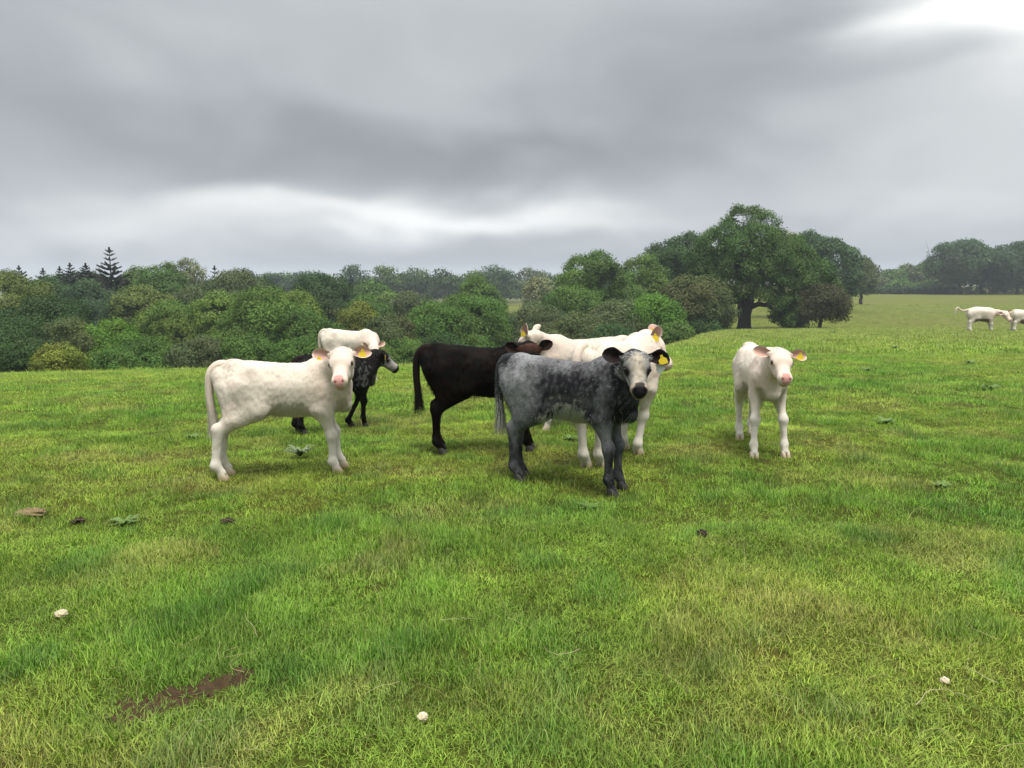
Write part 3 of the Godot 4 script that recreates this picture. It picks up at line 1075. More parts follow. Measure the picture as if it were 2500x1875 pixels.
func make_ear(length: float, width: float, outer: Color, inner: Color) -> ArrayMesh:
	# x out along the ear, y up, z the way it opens
	var v := PackedVector3Array()
	var idx := PackedInt32Array()
	var c := PackedColorArray()
	var nu := 14
	var nv := 11
	for side in 2:
		var first := v.size()
		for i in nu:
			var u := i / (nu - 1.0)
			var w := width * (lerpf(0.46, 1.0, smoothstep(0.0, 0.55, u)) if u < 0.55 else sqrt(maxf(0.0, 1.0 - pow((u - 0.55) / 0.45, 2.0))))
			for j in nv:
				var t := 2.0 * j / (nv - 1.0) - 1.0
				var curl := t * 1.25 * lerpf(1.25, 0.75, u)
				var p := Vector3(length * u, w * 0.5 * sin(curl) / sin(1.1), w * 0.62 * (1.0 - cos(curl)) - 0.16 * length * sin(PI * 0.5 * u) * 0.3)
				p.y -= 0.10 * length * u * u
				if side == 0:
					p.z -= 0.006 * (1.0 - t * t) * (1.0 - u * 0.6)
					c.append(outer)
				else:
					p.z += 0.0015 * (1.0 - t * t)
					var rim := smoothstep(0.62, 0.95, absf(t)) + smoothstep(0.86, 1.0, u)
					c.append(inner.lerp(outer, clampf(rim, 0, 1)) * (1.0 - 0.3 * (1.0 - absf(t)) * smoothstep(0.65, 0.1, u)))
				v.append(p)
		for i in nu - 1:
			for j in nv - 1:
				var a := first + i * nv + j
				if side == 0:
					idx.append_array([a, a + nv, a + 1, a + 1, a + nv, a + nv + 1])
				else:
					idx.append_array([a, a + 1, a + nv, a + 1, a + nv + 1, a + nv])
	return build_arrays(v, idx, c)


func make_ear_tag() -> ArrayMesh:
	# a flag that narrows to a neck with a stud
	var out := PackedVector2Array([Vector2(-0.009, 0), Vector2(0.009, 0), Vector2(0.011, -0.018), Vector2(0.030, -0.034), Vector2(0.032, -0.066), Vector2(0.028, -0.071), Vector2(-0.028, -0.071), Vector2(-0.032, -0.066), Vector2(-0.030, -0.034), Vector2(-0.011, -0.018)])
	var s := Soup.new()
	var n := out.size()
	for i in n:
		var a := out[i]
		var b := out[(i + 1) % n]
		var m := Vector3(0, -0.035, 0)
		for z in [-1.0, 1.0]:
			var q := Vector3(0, 0, 0.0012 * z)
			var A := Vector3(a.x, a.y, 0) + q
			var B := Vector3(b.x, b.y, 0) + q
			if z > 0: s.tri(m + q, B, A, Vector3(0, 0, 1), Color.WHITE)
			else: s.tri(m + q, A, B, Vector3(0, 0, -1), Color.WHITE)
		var e := Vector3(0, 0, 0.0012)
		var A0 := Vector3(a.x, a.y, 0)
		var B0 := Vector3(b.x, b.y, 0)
		s.quad(A0 - e, A0 + e, B0 + e, B0 - e, Vector3((b - a).y, -(b - a).x, 0).normalized(), Color.WHITE)
	for k in 10:
		var a := TAU * k / 10.0
		var b := TAU * (k + 1) / 10.0
		s.tri(Vector3(0, -0.008, 0.005), Vector3(cos(b) * 0.010, -0.008 + sin(b) * 0.010, 0.003), Vector3(cos(a) * 0.010, -0.008 + sin(a) * 0.010, 0.003), Vector3(0, 0, 1), Color(0.85, 0.85, 0.85))
	return s.mesh()


func make_hoof() -> ArrayMesh:
	# two claws with a cleft between; x forward
	var v := PackedVector3Array()
	var idx := PackedInt32Array()
	var c := PackedColorArray()
	for side in [-1.0, 1.0]:
		var first := v.size()
		var rings := [[0.062, 0.020, 0.019, -0.006], [0.045, 0.026, 0.0195, 0.0], [0.020, 0.034, 0.020, 0.008], [0.0, 0.038, 0.020, 0.013], [-0.004, 0.032, 0.017, 0.013]]
		var m := 12
		for r in rings:
			for k in m:
				var a := TAU * k / m
				var x: float = cos(a) * r[1]
				if x > 0.0: x *= 1.15
				v.append(Vector3(r[3] + x, r[0], side * 0.0195 + sin(a) * r[2]))
				c.append(Color(1, 1, 1).lerp(Color(0.8, 0.7, 0.6), smoothstep(0.045, 0.02, r[0])))
		for r in rings.size() - 1:
			for k in m:
				var a: int = first + r * m + k
				var b: int = first + r * m + (k + 1) % m
				idx.append_array([a, b, a + m, b, b + m, a + m])
	return build_arrays(v, idx, c)


func make_animals() -> void:
	var tone := FastNoiseLite.new()
	tone.seed = 4; tone.frequency = 1.0; tone.fractal_octaves = 2; tone.noise_type = FastNoiseLite.TYPE_SIMPLEX_SMOOTH
	var tone2 := FastNoiseLite.new()
	tone2.seed = 14; tone2.frequency = 1.0; tone2.fractal_octaves = 2; tone2.noise_type = FastNoiseLite.TYPE_SIMPLEX_SMOOTH
	var herd := herd_list()
	#FILTER
	var beasts: Array[Beast] = []
	for h in herd:
		var b := Beast.new()
		# places given in the field become places in the animal's own axes
		var base := on(h.at[0], h.at[1])
		var inv := Transform3D(Basis(Vector3.UP, deg_to_rad(h.turn)), base).affine_inverse()
		var feet := {}
		for key in ["hind", "front"]:
			var l := []
			for f in h[key]:
				l.append(inv * (on(f[0], f[1]) - Vector3(0, 0.006, 0)))
			feet[key] = l
		h.merge(feet, true)
		h.poll = inv * Vector3(h.poll.x, h.poll.y, h.poll.z)
		h.face = inv.basis * h.face
		if h.has("brow"): h.brow = inv.basis * h.brow
		if h.has("knee1"): h["lift1"] = inv * h.knee1
		if h.has("knee0"): h["lift0"] = inv * h.knee0
		b.spec = h
		b.noise = tone
		b.noise2 = tone2
		beasts.append(b)
	var jobs := []
	for b in beasts:
		jobs.append(WorkerThreadPool.add_task(b.sculpt))
	for j in jobs:
		WorkerThreadPool.wait_for_task_completion(j)
	var eye_mesh := SphereMesh.new()
	eye_mesh.radius = 0.0168; eye_mesh.height = 0.0336; eye_mesh.radial_segments = 20; eye_mesh.rings = 12
	var eye_mat := mat(Color(0.008, 0.006, 0.005), 0.08)
	var tag_mesh := make_ear_tag()
	var yellow := mat(Color(0.72, 0.56, 0.03), 0.45)
	yellow.vertex_color_use_as_albedo = true
	var white_tag := mat(Color(0.72, 0.76, 0.76), 0.5)
	var hoof_mesh := make_hoof()
	var hoof_mats := {"white": mat(Color(0.44, 0.395, 0.31), 0.6), "dark": mat(Color(0.03, 0.028, 0.026), 0.6)}
	for k in hoof_mats: hoof_mats[k].vertex_color_use_as_albedo = true
	var ears := {
		"white": make_ear(0.138, 0.092, Color(0.60, 0.54, 0.47), Color(0.46, 0.29, 0.235)),
		"black": make_ear(0.142, 0.100, Color(0.016, 0.012, 0.011), Color(0.022, 0.014, 0.012)),
		"roan": make_ear(0.142, 0.104, Color(0.045, 0.046, 0.048), Color(0.016, 0.012, 0.012)),
	}
	ears["blackwhite"] = ears["black"]
	for b in beasts:
		var h := b.spec
		var o := thing(h.name, h.label, h.category, on(h.at[0], h.at[1]), deg_to_rad(h.turn), h.group)
		var dark: bool = h.coat != "white"
		part("body", build_body(b), dark_coat_mat if dark else coat_mat, o)
		if b.hair:
			var hr := part("coat_hair", b.hair, dark_hair_mat if dark else hair_mat, o)
			hr.set_meta("kind", "stuff")
		var hs: float = b.s * h.get("head_size", 1.0)
		var rot := b.head.basis.orthonormalized()
		var rng := RandomNumberGenerator.new()
		rng.seed = hash(h.label)
		for z in [1.0, -1.0]:
			part("eye", eye_mesh, eye_mat, o, Transform3D(rot.scaled_local(Vector3.ONE * hs), b.head * Vector3(0.134, -0.006, 0.0738 * z)))
			# ear: out sideways from beside the poll
			var e: Vector3 = h.get("ear0" if z > 0 else "ear1", Vector3(-0.05, 0.05, 1.0))     # along the face, out of the forehead, outwards
			var out := (rot * Vector3(e.x, e.y, e.z * z)).normalized()
			var opens: Vector3 = rot * h.get("opens0" if z > 0 else "opens1", Vector3(0.55, 0.85, 0.0))
			opens = (opens - out * opens.dot(out)).normalized()
			var up := opens.cross(out)
			if up.dot(rot.x) > 0.0:      # keep the ear's lower edge towards the cheek
				up = -up
			var eb := Basis(out, up, opens)
			if eb.determinant() < 0.0:
				eb = Basis(out, -up, opens)
			var ear := part("ear", ears[h.coat], dark_coat_mat if dark else coat_mat, o, Transform3D(eb.scaled_local(Vector3.ONE * hs * h.get("ear_size", 1.0)), b.head * Vector3(0.030, -0.004, 0.080 * z)))
			var which: String = h.get("tag0" if z > 0 else "tag1", "")
			if which:
				var tb := Basis(eb.y.cross(eb.z).normalized() if eb.determinant() > 0 else eb.x, eb.y, eb.z).inverse() * Basis.IDENTITY
				# hangs straight down in the field, seen from the open side of the ear
				var down := Vector3.UP
				var face := (opens - down * opens.dot(down)).normalized()
				var tilt: float = rng.randf_range(-0.35, 0.35)
				var hang := Basis(down.cross(face), down, face).rotated(face, tilt).scaled(Vector3.ONE * 0.88 * b.s * (0.5 if which == "small" else 1.0))
				part("ear_tag", tag_mesh, yellow, ear, Transform3D(eb.scaled_local(Vector3.ONE * hs).inverse() * hang, Vector3(0.078, 0.012, 0.034)))
				if which == "both":
					part("white_ear_tag", tag_mesh, white_tag, ear, Transform3D(eb.scaled_local(Vector3.ONE * hs).inverse() * hang.rotated(face, 0.4), Vector3(0.045, -0.040, 0.005)))
		for l in b.legs:
			var fw: Vector3 = l[1].normalized()
			part("hoof", hoof_mesh, hoof_mats["white" if h.coat == "white" else "dark"], o, Transform3D(Basis(fw, Vector3.UP, fw.cross(Vector3.UP)).scaled_local(Vector3.ONE * b.s), l[0] + Vector3(0.006, 0.004, 0) * b.s))
		make_tail(b, o)


func build_body(b: Beast) -> ArrayMesh:
	var arr := []
	arr.resize(Mesh.ARRAY_MAX)
	arr[Mesh.ARRAY_VERTEX] = b.body[0]
	arr[Mesh.ARRAY_NORMAL] = b.body[1]
	arr[Mesh.ARRAY_INDEX] = b.body[2]
	arr[Mesh.ARRAY_COLOR] = b.cols
	var m := ArrayMesh.new()
	m.add_surface_from_arrays(Mesh.PRIMITIVE_TRIANGLES, arr)
	return m


func make_tail(b: Beast, o: Node3D) -> void:
	var s := b.s
	var keys: Array = b.spec.get("tail", [[-0.40, 0.875, 0.0], [-0.485, 0.890, 0.0], [-0.550, 0.825, 0.0], [-0.566, 0.68, 0.0], [-0.556, 0.54, 0.005], [-0.545, 0.42, 0.01]])
	var path := PackedVector3Array()
	var rad := PackedFloat32Array()
	var curve3 := Curve3D.new()
	for i in keys.size():
		var p := Vector3(keys[i][0], keys[i][1], keys[i][2]) * s
		var a := Vector3(keys[maxi(i - 1, 0)][0], keys[maxi(i - 1, 0)][1], keys[maxi(i - 1, 0)][2]) * s
		var d := Vector3(keys[mini(i + 1, keys.size() - 1)][0], keys[mini(i + 1, keys.size() - 1)][1], keys[mini(i + 1, keys.size() - 1)][2]) * s
		curve3.add_point(p, (a - d) / 6.0, (d - a) / 6.0)
	var n := 22
	for i in n:
		var t := i / (n - 1.0)
		path.append(curve3.sample_baked(curve3.get_baked_length() * t, true))
		rad.append(s * lerpf(0.038, 0.026, pow(t, 0.8)) * (1.0 if i < n - 1 else 0.5))
	var col := Color(0.58, 0.50, 0.42)
	var col2 := Color(0.61, 0.565, 0.49)
	if b.spec.coat == "black" or b.spec.coat == "blackwhite":
		col = Color(0.013, 0.011, 0.011); col2 = Color(0.016, 0.014, 0.014)
	elif b.spec.coat == "roan":
		col = Color(0.035, 0.036, 0.040); col2 = Color(0.50, 0.49, 0.45)
	var t3 := Tubes.new()
	t3.tube(path, rad, 10, col)
	var tail := part("tail", t3.mesh(), coat_mat if b.spec.coat == "white" else dark_coat_mat, o)
	var rng := RandomNumberGenerator.new()
	rng.seed = 31 + hash(b.spec.label) % 1000
	var soup := Soup.new()
	var many := int(1500 if b.spec.hairs > 0 else 120)
	for i in many:
		var t := pow(rng.randf(), 0.7)
		var p := curve3.sample_baked(curve3.get_baked_length() * t, true)
		var q := curve3.sample_baked(minf(curve3.get_baked_length() * t + 0.02, curve3.get_baked_length()), true)
		var along := (q - p).normalized() if q.distance_to(p) > 1e-4 else Vector3.DOWN
		if t > 0.9: along = (along + Vector3.DOWN).normalized()
		var around := Vector3(rng.randf_range(-1, 1), rng.randf_range(-1, 1), rng.randf_range(-1, 1)).normalized()
		around = (around - along * around.dot(along)).normalized()
		var r := s * lerpf(0.034, 0.025, t)
		var len := s * (0.035 + 0.085 * smoothstep(0.55, 1.0, t)) * rng.randf_range(0.6, 1.2)
		var root := p + around * r * 0.7
		var tip := root + (along + around * (0.35 + 0.12 * rng.randf())).normalized() * len
		if b.spec.get("tail_fan", 0.0) > 0.0: tip += Vector3.DOWN * len * 0.5 * t
		var side := along.cross(around) * 0.0026 * s * (1.0 if b.spec.hairs > 0 else 2.5)
		var c := col.lerp(col2, smoothstep(0.25, 0.7, t) if b.spec.coat != "roan" else (1.0 if rng.randf() < 0.15 + 0.6 * smoothstep(0.3, 0.75, t) else 0.0)) * rng.randf_range(0.85, 1.12)
		soup.tri(root - side, tip, root + side, around, c)
	var th := part("tail_hair", soup.mesh(), hair_mat if b.spec.coat == "white" else dark_hair_mat, tail)
	th.set_meta("kind", "stuff")


func herd_list() -> Array:
	# at: [x, distance] of the middle of the body; turn: 0 faces right, 90 away; feet [x, distance], own right side first; poll, face: in the field
	return [
		{"name": "white_calf", "label": "cream white calf on the left, side on with its head turned to face us", "category": "calf", "group": "calves standing in the pasture", "coat": "white", "s": 0.985, "cell": 0.0095, "hairs": 9000.0,
			"at": [-1.735, 5.86], "turn": 13.0, "hind": [[-2.19, 5.645], [-2.20, 5.80]], "front": [[-1.385, 5.88], [-1.37, 6.05]],
			"poll": Vector3(-1.245, 0.965, -5.62), "head_size": 1.02, "face": Vector3(0.08, -0.58, 0.81), "brow": Vector3(0.0, 0.5, 1.0), "tag0": "small", "tag1": "yes"},
		{"name": "grey_calf", "label": "shaggy blue grey roan calf with cream forehead, nearest in the middle", "category": "calf", "group": "calves standing in the pasture", "coat": "roan", "s": 1.03, "cell": 0.0095, "hairs": 12000.0,
			"at": [0.415, 5.49], "turn": -28.0, "hind": [[0.045, 5.57], [0.075, 5.76]], "front": [[0.69, 5.23], [0.775, 5.38]],
			"poll": Vector3(0.825, 0.99, -5.12), "head_size": 1.0, "face": Vector3(-0.02, -0.60, 0.80), "brow": Vector3(0.0, 0.5, 1.0), "tag0": "", "tag1": "both"},
		{"name": "white_calf", "label": "white calf on the right facing us head on, apart from the others", "category": "calf", "group": "calves standing in the pasture", "coat": "white", "s": 0.97, "cell": 0.01, "hairs": 8000.0,
			"at": [2.19, 6.76], "turn": -93.0, "hind": [[2.14, 7.11], [2.30, 7.27]], "front": [[2.03, 6.32], [2.30, 6.35]],
			"poll": Vector3(2.13, 0.915, -6.12), "head_size": 1.02, "face": Vector3(-0.06, -0.58, 0.81), "brow": Vector3(0.0, 0.5, 1.0), "tag1": "yes"},
		{"name": "black_calf", "label": "shaggy black calf in profile behind the grey calf, brown poll showing", "category": "calf", "group": "calves standing in the pasture", "coat": "black", "s": 1.03, "cell": 0.011, "hairs": 8000.0,
			"at": [-0.25, 6.68], "turn": 4.0, "hind": [[-0.62, 6.58], [-0.635, 6.73]], "front": [[0.14, 6.61], [0.16, 6.76]],
			"poll": Vector3(0.14, 0.945, -6.30), "face": Vector3(0.05, -0.75, 0.68), "brow": Vector3(0.0, 0.5, 1.0), "ear_size": 0.85, "ear1": Vector3(-0.3, 0.55, 0.9), "ear0": Vector3(-0.3, 0.0, 1.0)},
		{"name": "black_calf", "label": "small black calf with white flecked shoulder and grey face, walking right", "category": "calf", "group": "calves standing in the pasture", "coat": "blackwhite", "s": 0.86, "cell": 0.011, "hairs": 7000.0,
			"at": [-1.76, 7.72], "turn": 42.0, "hind": [[-2.05, 7.43], [-2.15, 7.60]], "front": [[-1.56, 8.0], [-1.72, 8.05]], "knee1": Vector3(-1.60, 0.27, -7.98),
			"poll": Vector3(-1.40, 0.725, -8.06), "face": Vector3(0.74, -0.60, -0.22), "tag0": "yes"},
		{"name": "white_calf", "label": "white calf with lowered head at the brow, behind the small black calf", "category": "calf", "group": "calves standing in the pasture", "coat": "white", "s": 0.97, "cell": 0.016, "hairs": 4000.0,
			"neck_drop": 0.13, "at": [-2.71, 12.95], "turn": -7.0, "hind": [[-3.13, 12.85], [-3.1, 13.05]], "front": [[-2.35, 12.78], [-2.33, 13.0]],
			"poll": Vector3(-2.27, 0.40, -12.6), "face": Vector3(0.10, -0.85, 0.55), "brow": Vector3(0.0, 0.4, 1.0), "ear0": Vector3(-0.6, 0.2, 1.0), "ear1": Vector3(-0.8, 0.2, 1.0)},
		{"name": "white_calf", "label": "larger white calf seen from behind, head in profile to the right past the grey calf", "category": "calf", "group": "calves standing in the pasture", "coat": "white", "s": 1.13, "cell": 0.0115, "hairs": 5000.0,
			"at": [0.87, 6.25], "turn": 52.0, "hind": [[0.71, 6.0], [0.585, 5.97]], "front": [[1.07, 6.44], [0.98, 6.62]],
			"poll": Vector3(1.215, 1.0, -6.72), "head_size": 0.9, "face": Vector3(0.58, -0.76, 0.12), "tag0": "yes", "tag1": "yes", "ear0": Vector3(-0.5, 0.75, 0.35), "opens0": Vector3(0.35, 0.1, 0.9), "ear1": Vector3(-0.8, 0.4, 0.45), "opens1": Vector3(0.2, 0.3, 0.9)},
		{"name": "white_calf", "label": "white calf facing left, its head and back showing above the black calf", "category": "calf", "group": "calves standing in the pasture", "coat": "white", "s": 1.01, "cell": 0.012, "hairs": 4000.0,
			"shade": 0.84, "at": [0.72, 7.7], "turn": 178.0, "hind": [[1.12, 7.82], [1.12, 7.6]], "front": [[0.38, 7.82], [0.36, 7.6]],
			"poll": Vector3(0.20, 0.96, -7.55), "face": Vector3(-0.70, -0.68, -0.30), "tag1": "yes", "ear1": Vector3(-0.55, 0.75, 0.35), "opens1": Vector3(0.35, 0.1, -0.9), "ear0": Vector3(-0.6, 0.3, 0.8)},
		{"name": "white_cow", "label": "white cow with raised curling tail and muddy belly, far right", "category": "cow", "group": "cows in the far field", "coat": "white", "s": 1.50, "cell": 0.03, "hairs": 0.0, "fat": 1.45, "belly": 1.6, "stout": 1.5, "ruffle": 0.0, "arch": 0.09, "muddy": true, "head_size": 1.4,
			"at": [27.95, 46.0], "turn": -6.0, "hind": [[27.30, 45.85], [27.42, 46.2]], "front": [[28.52, 45.8], [28.68, 46.1]],
			"poll": Vector3(28.95, -0.47, -45.45), "face": Vector3(0.30, -0.72, 0.62), "brow": Vector3(0.1, 0.5, 1.0), "tail_fan": 1.0,
			"tail": [[-0.44, 0.885, 0.0], [-0.52, 0.87, 0.0], [-0.66, 0.83, 0.0], [-0.80, 0.86, 0.0], [-0.90, 0.955, 0.0], [-0.96, 0.91, 0.01], [-1.0, 0.80, 0.02]]},
		{"name": "white_cow", "label": "second far white cow, cut off by the right edge", "category": "cow", "group": "cows in the far field", "coat": "white", "s": 1.46, "cell": 0.03, "hairs": 0.0, "fat": 1.45, "belly": 1.6, "stout": 1.5, "ruffle": 0.0, "muddy": true,
			"at": [30.95, 46.6], "turn": 4.0, "hind": [[30.3, 46.4], [30.35, 46.8]], "front": [[31.3, 46.3], [31.35, 46.7]],
			"poll": Vector3(31.6, -0.55, -46.7), "face": Vector3(0.7, -0.70, 0.1)},
	]


# ---------------------------------------------------------------- trees

func make_clump(seed_no: int, leaves: int, size: float, flat: float) -> ArrayMesh:
	# a spray of leaves round a twig end, one unit across; y points away from the tree
	var rng := RandomNumberGenerator.new()
	rng.seed = seed_no
	var s := Soup.new()
	for i in leaves:
		var dir := Vector3(rng.randf_range(-1, 1), rng.randf_range(-1, 1), rng.randf_range(-1, 1)).normalized()
		var p := dir * pow(rng.randf(), 0.45) * Vector3(1.0, flat, 1.0)
		p.y = p.y * 0.8 + rng.randf_range(-0.1, 0.15)
		var n := (dir * 0.6 + Vector3.UP * 0.7 + Vector3(rng.randf_range(-1, 1), rng.randf_range(-1, 1), rng.randf_range(-1, 1)) * 0.7).normalized()
		var t := n.cross(Vector3(rng.randf_range(-1, 1), rng.randf_range(-1, 1), rng.randf_range(-1, 1))).normalized()
		var b := n.cross(t)
		var l := size * rng.randf_range(0.65, 1.35)
		var k := rng.randf_range(0.86, 1.14)
		var col := Color(k * rng.randf_range(0.92, 1.1), k, k * rng.randf_range(0.85, 1.1))
		var q := p - t * l
		var r := p + t * l - n * l * 0.3
		var m := b * l * 0.52
		s.tri(q, p + m, r, n, col)
		s.tri(q, r, p - m, n, col)
	return s.mesh()


const KINDS := {
	"green": Color(0.062, 0.122, 0.024), "light": Color(0.090, 0.152, 0.030), "olive": Color(0.105, 0.140, 0.036), "dark": Color(0.034, 0.072, 0.020), "blue": Color(0.038, 0.080, 0.032),
	"brown": Color(0.076, 0.096, 0.034), "grey": Color(0.074, 0.102, 0.042), "bright": Color(0.080, 0.165, 0.022), "yellow": Color(0.135, 0.165, 0.028), "pale": Color(0.150, 0.165, 0.085),
	"haw": Color(0.046, 0.052, 0.024), "oak": Color(0.056, 0.108, 0.026),
}


func limb(t: Tubes, a: Vector3, b: Vector3, ra: float, rb: float, rng: RandomNumberGenerator, sag := 0.0) -> void:
	var path := PackedVector3Array()
	var rad := PackedFloat32Array()
	var len := a.distance_to(b)
	for i in 7:
		var s := i / 6.0
		var wob := Vector3(rng.randf_range(-1, 1), rng.randf_range(-0.5, 0.5), rng.randf_range(-1, 1)) * len * 0.035 * sin(PI * s)
		path.append(a.lerp(b, s) + wob + Vector3.UP * sag * sin(PI * s))
		rad.append(lerpf(ra, rb, s))
	var k := rng.randf_range(0.8, 1.2)
	t.tube(path, rad, 7, Color(0.062, 0.052, 0.040) * k)


func broadleaf(called: String, label: String, group: String, x: float, d: float, top: float, width: float, kind: String, shape := "dome", lobes: Array = []) -> Node3D:
	var rng := RandomNumberGenerator.new()
	rng.seed = hash(label)
	var base := on(x, d)
	var H := maxf(top - base.y, 1.0)
	var o := thing(called, label, "bush" if shape == "bush" else "tree", base, 0.0, group)
	var W := width * 0.5
	var low := {"dome": 0.16, "tall": 0.22, "bush": 0.0, "thin": 0.35, "stem": 0.34}[shape] as float
	var L: Array = lobes
	if L.is_empty():
		var n := {"dome": 15, "tall": 13, "bush": 11, "thin": 9, "stem": 13}[shape] as int
		var cy := H * (0.5 + low * 0.5)
		var hy := H * (0.5 - low * 0.5)
		for i in n:
			var u := (i + 0.5) / n
			var yy := lerpf(-0.75, 0.80, u)
			var a := i * 2.399 + rng.randf_range(-0.5, 0.5)
			var rr := sqrt(maxf(0.0, 1.0 - pow((yy + 0.15) if shape != "tall" else yy, 2.0))) * rng.randf_range(0.45, 0.75)
			var r := minf(W, hy) * rng.randf_range(0.44, 0.66)
			L.append([cos(a) * rr * W, cy + yy * (hy - r * 0.55), sin(a) * rr * W, minf(r * 1.15, W * 0.62), r * 0.9])
		L.append([rng.randf_range(-0.15, 0.15) * W, H - minf(W, hy) * 0.42, 0.0, W * 0.42, minf(W, hy) * 0.42])
	# trunk and limbs
	var t := Tubes.new()
	var tr := 0.028 * H + 0.03
	var mid := Vector3(rng.randf_range(-0.1, 0.1) * W, H * (low + 0.14), 0)
	if shape != "bush":
		limb(t, Vector3(0, -0.3, 0), mid, tr * 1.25, tr * 0.9, rng)
	for l in L:
		var c := Vector3(l[0], l[1], l[2])
		limb(t, mid if shape != "bush" else Vector3(l[0] * 0.3, -0.2, l[2] * 0.3), c, tr * 0.55, tr * 0.1, rng, 0.05 * W)
	part("trunk", t.mesh(), bark_mat, o)
	# crown
	var rc := clampf(0.0095 * d, 0.22, 2.6)
	var col: Color = KINDS[kind] * 1.16
	var where: Array[Transform3D] = []
	var tints := PackedColorArray()
	var fullness := {"dome": 1.0, "tall": 0.95, "bush": 1.0, "thin": 0.42, "stem": 0.8}[shape] as float
	for i in L.size():
		var c := Vector3(L[i][0], L[i][1], L[i][2])
		var rx: float = L[i][3]
		var ry: float = L[i][4]
		var area := 4.0 * PI * pow((pow(rx * rx, 0.8) + 2.0 * pow(rx * ry, 0.8)) / 3.0, 1.25)
		var many := int(2.3 * fullness * area / (PI * rc * rc)) + 6
		var lobe_tone := rng.randf_range(0.82, 1.2)
		var warm := rng.randf_range(0.9, 1.14)
		for k in many:
			var dir := Vector3(rng.randf_range(-1, 1), rng.randf_range(-1, 1), rng.randf_range(-1, 1)).normalized()
			if dir.y < -0.35 and rng.randf() < 0.4:
				dir.y = -dir.y
			var far := 1.0 - 0.42 * rng.randf() * rng.randf() + (0.10 * rng.randf() if rng.randf() < 0.25 else 0.0)
			var p := c + dir * Vector3(rx, ry, rx) * far
			var hid := false
			for j in L.size():
				if j != i:
					var q := p - Vector3(L[j][0], L[j][1], L[j][2])
					if Vector3(q.x / L[j][3], q.y / L[j][4], q.z / L[j][3]).length() < 0.72:
						hid = true
						break
			if hid or p.y < -0.15:
				continue
			var out := (dir + Vector3.UP * 0.5).normalized()
			var side := out.cross(Vector3(rng.randf_range(-1, 1), 0.1, rng.randf_range(-1, 1))).normalized()
			var sc := rc * rng.randf_range(0.65, 1.25)
			where.append(Transform3D(Basis(side, out, side.cross(out)).scaled_local(Vector3.ONE * sc), p))
			var kk := lobe_tone * rng.randf_range(0.87, 1.14)
			tints.append(Color(col.r * kk * warm, col.g * kk, col.b * kk))
	var crown := scatter("crown", clumps[rng.randi() % 3 + (3 if d > 90.0 else 0)], foliage_mat, where, tints, o)
	crown.set_meta("kind", "stuff")
	return o


func make_bough(seed_no: int) -> ArrayMesh:
	# one conifer bough along +x, one unit long, with drooping sprays
	var rng := RandomNumberGenerator.new()
	rng.seed = seed_no
	var s := Soup.new()
	for i in 110:
		var u := pow(rng.randf(), 0.8)
		var reach := 0.40 * (1.0 - u * 0.75)
		var side := 1.0 if rng.randf() < 0.5 else -1.0
		var p := Vector3(u, 0.10 * u * u - 0.04, 0)
		var tip := p + Vector3(reach * 0.7, rng.randf_range(-0.14, 0.05), side * reach * rng.randf_range(0.2, 1.0))
		var w := Vector3(0.0, 0.022, 0.03 * side)
		var k := rng.randf_range(0.75, 1.25)
		s.tri(p - w, tip, p + w, Vector3(0, 1, 0.3 * side).normalized(), Color(k, k, k))
		s.tri(p + Vector3(0.03, 0, 0), tip, p - Vector3(0.03, 0, 0), Vector3(0.2, 1, 0).normalized(), Color(k, k, k))
	return s.mesh()


func conifer(called: String, label: String, group: String, x: float, d: float, top: float, width: float, col: Color, whorls: int, boughs: Array) -> void:
	var rng := RandomNumberGenerator.new()
	rng.seed = hash(label)
	var base := on(x, d)
	var H := top - base.y
	var o := thing(called, label, "tree", base, 0.0, group)
	var t := Tubes.new()
	var path := PackedVector3Array()
	var rad := PackedFloat32Array()
	for i in 9:
		path.append(Vector3(rng.randf_range(-0.03, 0.03), H * i / 8.0, 0))
		rad.append(lerpf(0.02 * H, 0.015, i / 8.0))
	t.tube(path, rad, 8, Color(0.07, 0.055, 0.045))
	part("trunk", t.mesh(), bark_mat, o)
	var where: Array[Transform3D] = []
	var tints := PackedColorArray()
	for k in int(whorls * 1.5):
		var u := pow((k + rng.randf() * 0.5) / int(whorls * 1.5), 0.8)
		var y := lerpf(0.06 * H, H * 0.985, u)
		var len := minf(width * 0.65, 0.62 * (H - y)) * rng.randf_range(0.75, 1.12) + 0.10
		var n := 8 if u < 0.7 else 6
		for i in n:
			var a := TAU * (i + rng.randf() * 0.7) / n
			var b := Basis(Vector3.UP, a) * Basis(Vector3.BACK, lerpf(-0.18, 0.42, u) + rng.randf_range(-0.1, 0.1))
			var l := len * rng.randf_range(0.75, 1.1)
			where.append(Transform3D(b.scaled_local(Vector3(l, maxf(l, 0.6), maxf(l, 0.5))), Vector3(0, y, 0)))
			tints.append(col * rng.randf_range(0.8, 1.2))
	# the leader
	for i in 3:
		where.append(Transform3D((Basis(Vector3.UP, i * 2.1) * Basis(Vector3.BACK, 1.45)).scaled_local(Vector3(0.6, 0.5, 0.5)), Vector3(0, H * 0.95, 0)))
		tints.append(col)
	var crown := scatter("crown", boughs[rng.randi() % boughs.size()], foliage_mat, where, tints, o)
	crown.set_meta("kind", "stuff")


func make_trees() -> void:
	for k in 3:
		clumps.append(make_clump(100 + k, 95, 0.125, 0.75))
	for k in 3:
		clumps.append(make_clump(200 + k, 70, 0.15, 0.7))
	for t in tree_list():
		broadleaf(t[0], t[1], t[2], t[3], t[4], t[5], t[6], t[7], t[8])
	var boughs := [make_bough(1), make_bough(2)]
	for t in conifer_list():
		conifer(t[0], t[1], t[2], t[3], t[4], t[5], t[6], t[7], t[8], boughs)
	great_oak()
	hedge()
	turbine()
	far_woods()


